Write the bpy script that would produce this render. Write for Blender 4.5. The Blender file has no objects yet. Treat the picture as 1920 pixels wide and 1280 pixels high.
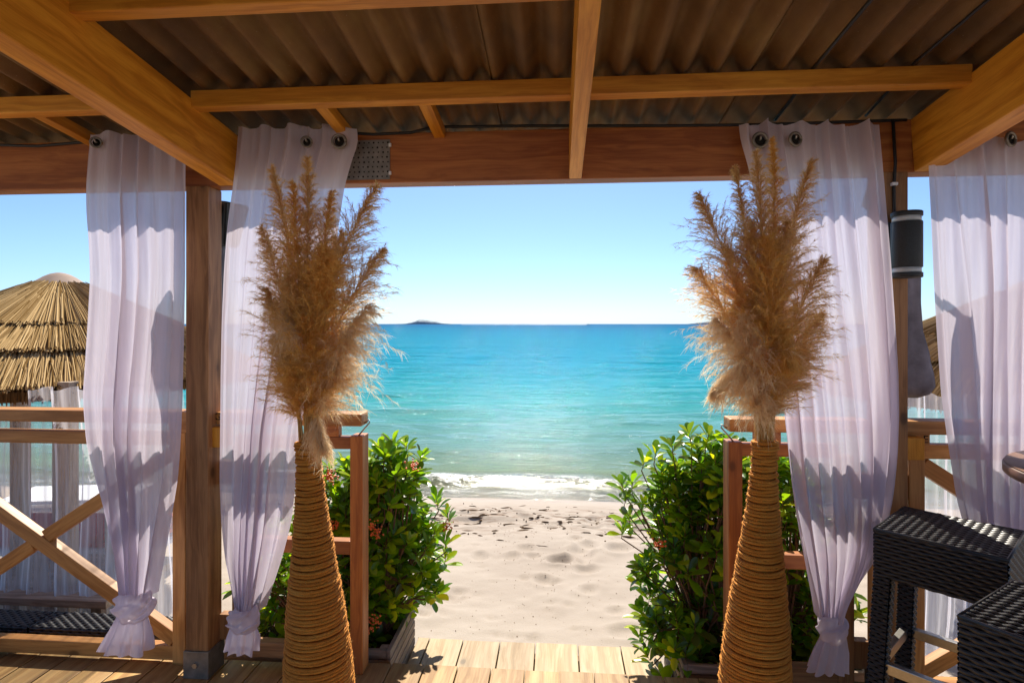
import bpy, bmesh, math, random
import numpy as np
from mathutils import Vector, Matrix, noise as mnoise

R = math.radians
rng = random.Random(7)
scene = bpy.context.scene
COL = scene.collection

# ------------------------------------------------------------------ camera, sky, sun, exposure
F_PX = 1067.0            # focal length in pixels of the 1920 wide photograph
EYE = 1.5
YAW = R(4.55)
CA, SA = math.cos(YAW), math.sin(YAW)
cam_d = bpy.data.cameras.new("camera")
cam = bpy.data.objects.new("camera", cam_d)
COL.objects.link(cam)
cam_d.sensor_width = 36.0
cam_d.lens = 36.0 * F_PX / 1920.0
cam_d.shift_y = -33.0 / 1920.0
cam_d.clip_start = 0.05
cam_d.clip_end = 20000
cam.location = (0, 0, EYE)
cam.rotation_euler = (R(90), 0, YAW)
scene.camera = cam

SUN_EL, SUN_AZ = R(50), R(-3)        # azimuth measured from +Y (the sea) towards +X
world = bpy.data.worlds.new("World")
scene.world = world
world.use_nodes = True
wn = world.node_tree.nodes
wl = world.node_tree.links
wn.clear()
w_out = wn.new("ShaderNodeOutputWorld")
w_bg = wn.new("ShaderNodeBackground")
w_sky = wn.new("ShaderNodeTexSky")
w_sky.sky_type = 'NISHITA'
w_sky.sun_disc = False
w_sky.sun_elevation = SUN_EL
w_sky.sun_rotation = SUN_AZ
w_sky.altitude = 0
w_sky.air_density = 0.7
w_sky.dust_density = 0.5
w_sky.ozone_density = 6.0
w_hsv = wn.new("ShaderNodeHueSaturation")
w_hsv.inputs['Saturation'].default_value = 0.92
wl.new(w_sky.outputs[0], w_hsv.inputs['Color'])
w_t = wn.new("ShaderNodeMixRGB")
w_t.blend_type = 'MULTIPLY'
w_t.inputs[0].default_value = 1.0
w_t.inputs[2].default_value = (0.82, 0.95, 1.06, 1)
wl.new(w_hsv.outputs[0], w_t.inputs[1])
wl.new(w_t.outputs[0], w_bg.inputs[0])
w_bg.inputs[1].default_value = 0.061
wl.new(w_bg.outputs[0], w_out.inputs[0])

sun_d = bpy.data.lights.new("sun", 'SUN')
sun = bpy.data.objects.new("sun", sun_d)
COL.objects.link(sun)
sun_d.energy = 3.2
sun_d.angle = R(0.5)
sun_d.color = (1.0, 0.92, 0.79)
sdir = Vector((math.sin(SUN_AZ) * math.cos(SUN_EL), math.cos(SUN_AZ) * math.cos(SUN_EL), math.sin(SUN_EL)))
sun.rotation_euler = sdir.to_track_quat('Z', 'Y').to_euler()
sun.location = (0, 12, 14)

scene.view_settings.view_transform = 'Standard'
scene.view_settings.look = 'None'
scene.view_settings.exposure = 1.45
scene.view_settings.gamma = 1.0
scene.cycles.max_bounces = 10
scene.cycles.diffuse_bounces = 6
scene.cycles.transparent_max_bounces = 24
scene.cycles.transmission_bounces = 8
scene.cycles.use_denoising = True

# ------------------------------------------------------------------ photograph pixel -> place
def Py(px, py, Y):
    u = (px - 960.0) / F_PX
    d = Y / (CA + u * SA)
    return Vector((d * (u * CA - SA), Y, EYE + (607.0 - py) / F_PX * d))

def Pz(px, py, Z):
    d = F_PX * (EYE - Z) / (py - 607.0)
    r = (px - 960.0) / F_PX * d
    return Vector((r * CA - d * SA, r * SA + d * CA, Z))

def Cd(r, d, Z):
    return Vector((r * CA - d * SA, r * SA + d * CA, Z))

# ------------------------------------------------------------------ helpers
WM = {}
def link(o, parent=None, M=None):
    COL.objects.link(o)
    M = M if M is not None else Matrix.Identity(4)
    WM[o.name] = M
    if parent is not None:
        o.parent = parent
        o.matrix_basis = WM[parent.name].inverted() @ M
    else:
        o.matrix_basis = M
    return o

def mesh_obj(name, verts, faces, mat, parent=None, M=None, smooth=False, stuff=False):
    me = bpy.data.meshes.new(name)
    me.from_pydata([tuple(v) for v in verts], [], faces)
    me.update()
    if smooth:
        me.polygons.foreach_set("use_smooth", [True] * len(me.polygons))
    if mat is not None:
        me.materials.append(mat)
    o = bpy.data.objects.new(name, me)
    link(o, parent, M)
    if stuff:
        o["kind"] = "stuff"
    return o

def bm_obj(name, bm, mat, parent=None, M=None, smooth=False):
    me = bpy.data.meshes.new(name)
    bm.to_mesh(me)
    bm.free()
    if smooth:
        me.polygons.foreach_set("use_smooth", [True] * len(me.polygons))
    me.materials.append(mat)
    o = bpy.data.objects.new(name, me)
    return link(o, parent, M)

def thing(name, loc, label, cat, group=None, M=None):
    o = bpy.data.objects.new(name, None)
    o.empty_display_size = 0.1
    link(o, None, M if M is not None else Matrix.Translation(Vector(loc)))
    return tag(o, label, cat, group)

def tag(o, label=None, cat=None, group=None, kind=None):
    if label: o["label"] = label
    if cat: o["category"] = cat
    if group: o["group"] = group
    if kind: o["kind"] = kind
    return o

def timber(name, p0, p1, w, h, mat, parent=None, bev=0.004, up=(0, 0, 1)):
    """A sawn timber from p0 to p1 (centre line); w across, h along 'up'. Local X is the grain."""
    p0, p1 = Vector(p0), Vector(p1)
    x = (p1 - p0)
    L = x.length
    x.normalize()
    y = Vector(up).cross(x).normalized()
    z = x.cross(y)
    M = Matrix((( x.x, y.x, z.x, p0.x), (x.y, y.y, z.y, p0.y), (x.z, y.z, z.z, p0.z), (0, 0, 0, 1)))
    bm = bmesh.new()
    bmesh.ops.create_cube(bm, size=1.0)
    for v in bm.verts:
        v.co = Vector(((v.co.x + 0.5) * L, v.co.y * w, v.co.z * h))
    if bev:
        bmesh.ops.bevel(bm, geom=list(bm.edges), offset=bev, segments=2, affect='EDGES', profile=0.6)
    return bm_obj(name, bm, mat, parent, M)

def box(name, lo, hi, mat, parent=None, bev=0.003):
    """axis aligned sawn box, grain along its longest side"""
    lo, hi = Vector(lo), Vector(hi)
    s = hi - lo
    c = (lo + hi) / 2
    k = max(range(3), key=lambda i: s[i])
    if k == 0:
        return timber(name, (lo.x, c.y, c.z), (hi.x, c.y, c.z), s.y, s.z, mat, parent, bev)
    if k == 1:
        return timber(name, (c.x, lo.y, c.z), (c.x, hi.y, c.z), s.x, s.z, mat, parent, bev)
    return timber(name, (c.x, c.y, lo.z), (c.x, c.y, hi.z), s.x, s.y, mat, parent, bev, up=(0, 1, 0))

def tube_geo(pts, rad, n=8, V=None, Fc=None, cap=True):
    V = [] if V is None else V
    Fc = [] if Fc is None else Fc
    pts = [Vector(p) for p in pts]
    rads = rad if isinstance(rad, (list, tuple)) else [rad] * len(pts)
    b = len(V)
    prev = None
    for i, p in enumerate(pts):
        t = (pts[min(i + 1, len(pts) - 1)] - pts[max(i - 1, 0)]).normalized()
        if prev is None:
            a = Vector((0, 0, 1)) if abs(t.z) < 0.9 else Vector((1, 0, 0))
            nrm = t.cross(a).normalized()
        else:
            nrm = (prev - t * prev.dot(t)).normalized()
        prev = nrm
        bn = t.cross(nrm)
        for k in range(n):
            an = 2 * math.pi * k / n
            V.append(p + (nrm * math.cos(an) + bn * math.sin(an)) * rads[i])
    for i in range(len(pts) - 1):
        for k in range(n):
            k2 = (k + 1) % n
            Fc.append((b + i * n + k, b + i * n + k2, b + (i + 1) * n + k2, b + (i + 1) * n + k))
    if cap:
        Fc.append(tuple(b + k for k in range(n))[::-1])
        Fc.append(tuple(b + (len(pts) - 1) * n + k for k in range(n)))
    return V, Fc

def tube(name, pts, rad, mat, parent=None, n=8, smooth=True):
    V, Fc = tube_geo(pts, rad, n)
    return mesh_obj(name, V, Fc, mat, parent, smooth=smooth)

def lathe(name, prof, mat, parent=None, n=40, M=None, smooth=True):
    V, Fc = [], []
    for r, z in prof:
        for k in range(n):
            a = 2 * math.pi * k / n
            V.append((r * math.cos(a), r * math.sin(a), z))
    for i in range(len(prof) - 1):
        for k in range(n):
            k2 = (k + 1) % n
            Fc.append((i * n + k, i * n + k2, (i + 1) * n + k2, (i + 1) * n + k))
    Fc.append(tuple(range(n))[::-1])
    Fc.append(tuple((len(prof) - 1) * n + k for k in range(n)))
    return mesh_obj(name, V, Fc, mat, parent, M, smooth)

def interp(tab, x):
    if x <= tab[0][0]: return tab[0][1]
    for (a, va), (b, vb) in zip(tab, tab[1:]):
        if x <= b:
            t = (x - a) / (b - a)
            return va + (vb - va) * t
    return tab[-1][1]

def sinterp(tab, x):
    """smooth (monotone-ish) interpolation through the table"""
    e = (tab[-1][0] - tab[0][0]) * 0.02
    return (interp(tab, x - e) + 2 * interp(tab, x) + interp(tab, x + e)) / 4

# value noise on numpy arrays
_lat = np.random.RandomState(3).rand(256, 256)
def vnoise(x, y):
    xi = np.floor(x).astype(int); yi = np.floor(y).astype(int)
    fx = x - xi; fy = y - yi
    fx = fx * fx * (3 - 2 * fx); fy = fy * fy * (3 - 2 * fy)
    g = lambda a, b: _lat[a % 256, b % 256]
    return ((g(xi, yi) * (1 - fx) + g(xi + 1, yi) * fx) * (1 - fy) + (g(xi, yi + 1) * (1 - fx) + g(xi + 1, yi + 1) * fx) * fy) * 2 - 1

# ------------------------------------------------------------------ materials
class NT:
    def __init__(self, name):
        self.m = bpy.data.materials.new(name)
        self.m.use_nodes = True
        self.n = self.m.node_tree.nodes
        self.l = self.m.node_tree.links
        self.n.clear()
        self.out = self.n.new("ShaderNodeOutputMaterial")
    def add(self, t, **kw):
        nd = self.n.new("ShaderNode" + t)
        for k, v in kw.items():
            if k.startswith('_'):
                setattr(nd, k[1:], v)
            else:
                nd.inputs[k.replace('__', ' ')].default_value = v
        return nd
    def link(self, a, b): self.l.new(a, b)
    def math(self, op, a, b=0.5, c=None, clamp=False):
        nd = self.n.new("ShaderNodeMath"); nd.operation = op; nd.use_clamp = clamp
        for i, s in enumerate((a, b, c)):
            if s is None: continue
            if isinstance(s, (int, float)): nd.inputs[i].default_value = s
            else: self.l.new(s, nd.inputs[i])
        return nd.outputs[0]
    def ramp(self, fac, stops, interp='LINEAR'):
        nd = self.n.new("ShaderNodeValToRGB")
        nd.color_ramp.interpolation = interp
        els = nd.color_ramp.elements
        while len(els) < len(stops): els.new(0.5)
        for e, (p, c) in zip(els, stops):
            e.position = p
            e.color = (*c, 1) if len(c) == 3 else c
        self.l.new(fac, nd.inputs[0])
        return nd.outputs[0]
    def mix(self, fac, a, b, mode='MIX'):
        nd = self.n.new("ShaderNodeMixRGB"); nd.blend_type = mode
        for i, s in enumerate((fac, a, b)):
            if isinstance(s, (int, float)): nd.inputs[i].default_value = s
            elif isinstance(s, tuple): nd.inputs[i].default_value = (*s, 1)
            else: self.l.new(s, nd.inputs[i])
        return nd.outputs[0]
    def noise(self, vec, scale, detail=4, rough=0.55, dist=0.0):
        nd = self.n.new("ShaderNodeTexNoise")
        nd.inputs['Scale'].default_value = scale; nd.inputs['Detail'].default_value = detail
        nd.inputs['Roughness'].default_value = rough; nd.inputs['Distortion'].default_value = dist
        if vec is not None: self.l.new(vec, nd.inputs['Vector'])
        return nd.outputs['Fac']
    def mapping(self, vec, scale=(1, 1, 1), loc=(0, 0, 0)):
        nd = self.n.new("ShaderNodeMapping")
        nd.inputs['Scale'].default_value = scale; nd.inputs['Location'].default_value = loc
        self.l.new(vec, nd.inputs['Vector'])
        return nd.outputs[0]
    def bump(self, h, strength=0.3, dist=0.01):
        nd = self.n.new("ShaderNodeBump")
        nd.inputs['Strength'].default_value = strength; nd.inputs['Distance'].default_value = dist
        self.l.new(h, nd.inputs['Height'])
        return nd.outputs[0]
    def principled(self, color, rough=0.6, normal=None, spec=0.5, metal=0.0, **kw):
        nd = self.n.new("ShaderNodeBsdfPrincipled")
        if isinstance(color, tuple): nd.inputs['Base Color'].default_value = (*color, 1)
        else: self.l.new(color, nd.inputs['Base Color'])
        if isinstance(rough, (int, float)): nd.inputs['Roughness'].default_value = rough
        else: self.l.new(rough, nd.inputs['Roughness'])
        nd.inputs['Specular IOR Level'].default_value = spec
        nd.inputs['Metallic'].default_value = metal
        if normal is not None: self.l.new(normal, nd.inputs['Normal'])
        return nd
    def done(self, shader):
        self.l.new(shader.outputs[0] if hasattr(shader, 'outputs') else shader, self.out.inputs[0])
        return self.m

def wood(name, light, dark, rough=0.55, grain=1.0, knots=True, grey=None, weather=0.0):
    t = NT(name)
    tc = t.add("TexCoord").outputs['Object']
    oi = t.add("ObjectInfo").outputs['Random']
    comb = t.add("CombineXYZ")
    t.link(t.math('MULTIPLY', oi, 37.0), comb.inputs[0]); t.link(t.math('MULTIPLY', oi, 11.3), comb.inputs[1]); t.link(t.math('MULTIPLY', oi, 5.7), comb.inputs[2])
    va = t.add("VectorMath", _operation='ADD'); t.link(tc, va.inputs[0]); t.link(comb.outputs[0], va.inputs[1])
    v = va.outputs[0]
    warp = t.noise(t.mapping(v, (1.6, 7, 7)), 1.0, 3)
    vs = t.mapping(v, (1.0, 22 * grain, 22 * grain))
    dsp = t.add("VectorMath", _operation='ADD')
    wv = t.add("CombineXYZ"); t.link(t.math('MULTIPLY', warp, 2.8), wv.inputs[1]); t.link(t.math('MULTIPLY', warp, 3.0), wv.inputs[2])
    t.link(vs, dsp.inputs[0]); t.link(wv.outputs[0], dsp.inputs[1])
    rings = t.noise(dsp.outputs[0], 1.5, 5, 0.6)
    fine = t.noise(t.mapping(v, (6, 260, 260)), 1.0, 3, 0.6)
    g = t.math('ADD', t.math('MULTIPLY', rings, 0.75), t.math('MULTIPLY', fine, 0.25))
    col = t.ramp(g, [(0.36, tuple(c * 0.85 for c in dark)), (0.44, dark), (0.52, tuple((a + b) / 2 for a, b in zip(light, dark))), (0.62, light)])
    # board to board difference
    col = t.mix(1.0, col, t.ramp(oi, [(0, (0.8, 0.78, 0.76)), (1, (1.12, 1.1, 1.06))]), 'MULTIPLY')
    if weather:
        pat = t.noise(t.mapping(v, (0.9, 5, 5)), 1.3, 4)
        col = t.mix(t.ramp(pat, [(0.45, (0, 0, 0)), (0.7, (weather,) * 3)]), col, grey or (0.35, 0.32, 0.28))
    h = g
    if knots:
        vo = t.add("TexVoronoi"); vo.inputs['Scale'].default_value = 1.0
        t.link(t.mapping(v, (5.0, 8.5, 8.5)), vo.inputs['Vector'])
        vo.inputs['Randomness'].default_value = 1.0
        sepc = t.add("SeparateColor"); t.link(vo.outputs['Color'], sepc.inputs[0])
        pick = t.math('GREATER_THAN', sepc.outputs[0], 0.66)
        k = t.math('MULTIPLY', t.ramp(vo.outputs['Distance'], [(0.0, (1, 1, 1)), (0.10, (0.8,) * 3), (0.15, (0.25,) * 3), (0.26, (0, 0, 0))]), pick)
        col = t.mix(k, col, tuple(c * 0.35 for c in dark))
    r = t.math('ADD', t.math('MULTIPLY', g, -0.25), rough + 0.12)
    return t.done(t.principled(col, r, t.bump(h, 0.25, 0.004), 0.4))

def plain(name, col, rough=0.6, spec=0.5, metal=0.0, var=0.15, scale=30, bump=0.1, bdist=0.003):
    t = NT(name)
    tc = t.add("TexCoord").outputs['Object']
    n1 = t.noise(tc, scale, 5)
    c = t.mix(1.0, col, t.ramp(n1, [(0.3, (1 - var,) * 3), (0.7, (1 + var,) * 3)]), 'MULTIPLY')
    return t.done(t.principled(c, rough, t.bump(n1, bump, bdist), spec, metal))

M = {}
M['rafter'] = wood('golden_pine', (0.74, 0.345, 0.035), (0.55, 0.215, 0.015), 0.5)
M['beam'] = wood('stained_beam', (0.52, 0.19, 0.045), (0.33, 0.10, 0.022), 0.5)
M['post'] = wood('brown_post', (0.38, 0.185, 0.065), (0.22, 0.095, 0.03), 0.6, weather=0.15, grey=(0.32, 0.22, 0.13))
M['rail'] = wood('rail_pine', (0.58, 0.28, 0.075), (0.38, 0.155, 0.032), 0.5, weather=0.12, grey=(0.45, 0.30, 0.16))
M['gate'] = wood('gate_redwood', (0.50, 0.185, 0.04), (0.32, 0.10, 0.022), 0.5)
M['deck'] = wood('deck_pine', (0.46, 0.29, 0.10), (0.32, 0.17, 0.05), 0.6, weather=0.3, grey=(0.40, 0.30, 0.17))
M['step'] = wood('step_pine', (0.45, 0.335, 0.18), (0.34, 0.225, 0.10), 0.6, weather=0.35, grey=(0.43, 0.355, 0.25))
M['planter'] = wood('grey_planter', (0.36, 0.28, 0.22), (0.20, 0.15, 0.11), 0.75, weather=0.5, grey=(0.30, 0.26, 0.23), knots=False)
M['bench'] = wood('bleached_wood', (0.42, 0.34, 0.27), (0.28, 0.21, 0.16), 0.7, knots=False)

def m_roof():
    t = NT('bitumen_sheet')
    tc = t.add("TexCoord").outputs['Object']
    sp = t.add("SeparateXYZ"); t.link(tc, sp.inputs[0])
    wx = t.math('SINE', t.math('MULTIPLY', sp.outputs[0], 1300.0))
    wy = t.math('SINE', t.math('MULTIPLY', sp.outputs[1], 1300.0))
    mesh = t.math('MULTIPLY', wx, wy)
    n1 = t.noise(tc, 3.0, 5)
    n2 = t.noise(t.mapping(tc, (30, 3, 30)), 1.0, 5)
    n3 = t.noise(tc, 130.0, 2)
    c = t.ramp(n1, [(0.32, (0.10, 0.055, 0.024)), (0.52, (0.21, 0.115, 0.042)), (0.72, (0.28, 0.18, 0.065))])
    c = t.mix(t.ramp(n2, [(0.4, (0, 0, 0)), (0.75, (0.5,) * 3)]), c, (0.15, 0.075, 0.035))
    c = t.mix(t.ramp(n3, [(0.72, (0, 0, 0)), (0.78, (0.7,) * 3)]), c, (0.45, 0.36, 0.26))
    c = t.mix(t.ramp(mesh, [(0.3, (0, 0, 0)), (0.9, (0.3,) * 3)]), c, (0.06, 0.035, 0.015))
    h = t.math('ADD', t.math('MULTIPLY', mesh, 0.4), n3)
    return t.done(t.principled(c, 0.75, t.bump(h, 0.35, 0.002), 0.3))
M['roof'] = m_roof()

def m_curtain(name, col, transp, tl=0.55):
    t = NT(name)
    tc = t.add("TexCoord").outputs['Object']
    n1 = t.noise(t.mapping(tc, (60, 60, 3)), 1.0, 4)
    n2 = t.noise(tc, 900.0, 2)
    c = t.mix(1.0, col, t.ramp(n1, [(0.3, (0.93,) * 3), (0.7, (1.04,) * 3)]), 'MULTIPLY')
    nb = t.bump(t.math('ADD', t.math('MULTIPLY', n1, 1.0), t.math('MULTIPLY', n2, 0.2)), 0.25, 0.004)
    d = t.add("BsdfDiffuse"); t.link(c, d.inputs[0]); t.link(nb, d.inputs['Normal'])
    tr = t.add("BsdfTranslucent"); t.link(c, tr.inputs[0]); t.link(nb, tr.inputs['Normal'])
    m1 = t.add("MixShader"); m1.inputs[0].default_value = tl; t.link(d.outputs[0], m1.inputs[1]); t.link(tr.outputs[0], m1.inputs[2])
    tp = t.add("BsdfTransparent"); tp.inputs[0].default_value = (1, 1, 1, 1)
    # woven gauze: seen edge-on the threads close up, seen square-on the holes show
    lw = t.add("LayerWeight"); lw.inputs['Blend'].default_value = 0.35
    f = t.math('SUBTRACT', transp + 0.03, t.math('MULTIPLY', lw.outputs['Facing'], transp * 0.9), clamp=True)
    f = t.math('MULTIPLY', f, t.math('ADD', 0.45, t.math('MULTIPLY', n1, 1.1)), clamp=True)
    m2 = t.add("MixShader"); t.link(f, m2.inputs[0]); t.link(m1.outputs[0], m2.inputs[1]); t.link(tp.outputs[0], m2.inputs[2])
    return t.done(m2)
M['sheer'] = m_curtain('sheer_curtain', (0.74, 0.68, 0.77), 0.08, 0.40)
M['veil'] = m_curtain('thin_veil', (0.82, 0.80, 0.86), 0.66)

def m_rope():
    t = NT('sisal_rope')
    tc = t.add("TexCoord").outputs['Object']
    rp = t.add("NewGeometry")
    n1 = t.noise(t.mapping(tc, (9, 9, 75)), 1.0, 5, 0.7)
    n2 = t.noise(t.mapping(tc, (90, 90, 400)), 1.0, 4, 0.7)
    wv = t.add("TexWave"); wv.inputs['Scale'].default_value = 60; wv.inputs['Distortion'].default_value = 3
    t.link(t.mapping(tc, (1, 1, 2.0)), wv.inputs['Vector'])
    c = t.ramp(n1, [(0.25, (0.42, 0.135, 0.012)), (0.5, (0.68, 0.26, 0.026)), (0.75, (0.84, 0.42, 0.075))])
    c = t.mix(t.math('MULTIPLY', n2, 0.6), c, (0.30, 0.105, 0.018))
    h = t.math('ADD', t.math('MULTIPLY', wv.outputs['Fac'], 0.5), n2)
    return t.done(t.principled(c, 0.75, t.bump(h, 0.6, 0.004), 0.3))
M['rope'] = m_rope()

def m_strand(name, a, b, tl=0.5):
    t = NT(name)
    g = t.add("NewGeometry")
    c = t.ramp(g.outputs['Random Per Island'], [(0.0, a), (1.0, b)])
    d = t.add("BsdfDiffuse"); t.link(c, d.inputs[0])
    tr = t.add("BsdfTranslucent"); t.link(c, tr.inputs[0])
    m1 = t.add("MixShader"); m1.inputs[0].default_value = tl
    t.link(d.outputs[0], m1.inputs[1]); t.link(tr.outputs[0], m1.inputs[2])
    return t.done(m1)
M['pampas_gold'] = m_strand('pampas_gold', (0.74, 0.42, 0.085), (0.95, 0.70, 0.28), 0.62)
M['pampas_tan'] = m_strand('pampas_tan', (0.68, 0.43, 0.15), (0.93, 0.71, 0.38), 0.62)
M['pampas_cream'] = m_strand('pampas_cream', (0.84, 0.62, 0.34), (0.96, 0.84, 0.62), 0.62)
M['stalk'] = m_strand('stalk', (0.55, 0.32, 0.10), (0.68, 0.42, 0.16), 0.15)
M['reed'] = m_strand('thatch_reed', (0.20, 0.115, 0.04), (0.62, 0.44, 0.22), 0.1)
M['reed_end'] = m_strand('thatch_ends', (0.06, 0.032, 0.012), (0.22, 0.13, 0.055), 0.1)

def m_leaf():
    t = NT('glossy_leaf')
    g = t.add("NewGeometry")
    oi = t.add("ObjectInfo")
    rnd = t.math('FRACT', t.math('ADD', g.outputs['Random Per Island'], oi.outputs['Random']))
    c = t.ramp(rnd, [(0.0, (0.045, 0.13, 0.007)), (0.12, (0.11, 0.15, 0.03)), (0.2, (0.05, 0.15, 0.008)), (0.4, (0.095, 0.25, 0.009)), (0.75, (0.19, 0.36, 0.012)), (1.0, (0.36, 0.46, 0.02))])
    p = t.principled(c, 0.28, None, 0.5)
    tr = t.add("BsdfTranslucent")
    c2 = t.mix(1.0, c, (2.3, 1.8, 0.8), 'MULTIPLY'); t.link(c2, tr.inputs[0])
    m1 = t.add("MixShader"); m1.inputs[0].default_value = 0.5
    t.link(p.outputs[0], m1.inputs[1]); t.link(tr.outputs[0], m1.inputs[2])
    return t.done(m1)
M['leaf'] = m_leaf()
M['twig'] = plain('twig_bark', (0.20, 0.11, 0.06), 0.8, 0.2, scale=60)
M['berry'] = plain('orange_berries', (0.72, 0.15, 0.025), 0.45, scale=200)
M['soil'] = plain('planter_soil', (0.06, 0.04, 0.03), 0.95, 0.1, var=0.5, scale=60, bump=0.8, bdist=0.02)

def m_sand():
    t = NT('beach_sand')
    tc = t.add("TexCoord").outputs['Object']
    sp = t.add("SeparateXYZ"); t.link(tc, sp.inputs[0])
    n1 = t.noise(tc, 1.2, 5); n2 = t.noise(tc, 900.0, 2, 0.7); n3 = t.noise(t.mapping(tc, (1.5, 6, 1)), 3.0, 6, 0.65); n4 = t.noise(tc, 55.0, 6, 0.7)
    c = t.ramp(n1, [(0.3, (0.335, 0.28, 0.23)), (0.7, (0.39, 0.335, 0.28))])
    c = t.mix(t.math('MULTIPLY', t.ramp(n2, [(0.5, (0, 0, 0)), (0.75, (1, 1, 1))]), 0.25), c, (0.30, 0.24, 0.19))
    # grit and shell crumbs collect in loose patches
    patch = t.ramp(t.noise(tc, 2.2, 3), [(0.5, (0, 0, 0)), (0.68, (1, 1, 1))])
    vo = t.add("TexVoronoi"); vo.inputs['Scale'].default_value = 75; t.link(tc, vo.inputs['Vector'])
    dots = t.math('MULTIPLY', t.ramp(vo.outputs['Distance'], [(0.1, (1, 1, 1)), (0.16, (0, 0, 0))]), patch)
    sc = t.add("SeparateColor"); t.link(vo.outputs['Color'], sc.inputs[0])
    dots = t.math('MULTIPLY', dots, t.math('GREATER_THAN', sc.outputs[0], 0.72))
    c = t.mix(dots, c, (0.16, 0.10, 0.05))
    # damp, weed-littered band above the swash, wet sand at the water line
    yy = t.math('ADD', sp.outputs[1], t.math('MULTIPLY', t.math('SUBTRACT', n3, 0.5), 0.7))
    band = t.math('MULTIPLY', t.ramp(t.math('MULTIPLY', yy, 0.1), [(0.52, (0, 0, 0)), (0.60, (1, 1, 1)), (0.66, (1, 1, 1)), (0.70, (0, 0, 0))]), t.ramp(n3, [(0.50, (0, 0, 0)), (0.60, (1, 1, 1))]))
    c = t.mix(t.math('MULTIPLY', band, 0.65), c, (0.20, 0.13, 0.085))
    wet = t.ramp(t.math('MULTIPLY', yy, 0.1), [(0.68, (0, 0, 0)), (0.73, (1, 1, 1))])
    c = t.mix(t.math('MULTIPLY', wet, 0.55), c, (0.30, 0.23, 0.17))
    rough = t.math('SUBTRACT', 0.92, t.math('MULTIPLY', wet, 0.55))
    h = t.math('ADD', t.math('MULTIPLY', n2, 0.25), t.math('MULTIPLY', n4, 1.0))
    return t.done(t.principled(c, rough, t.bump(h, 0.35, 0.012), 0.25))
M['sand'] = m_sand()

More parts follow.
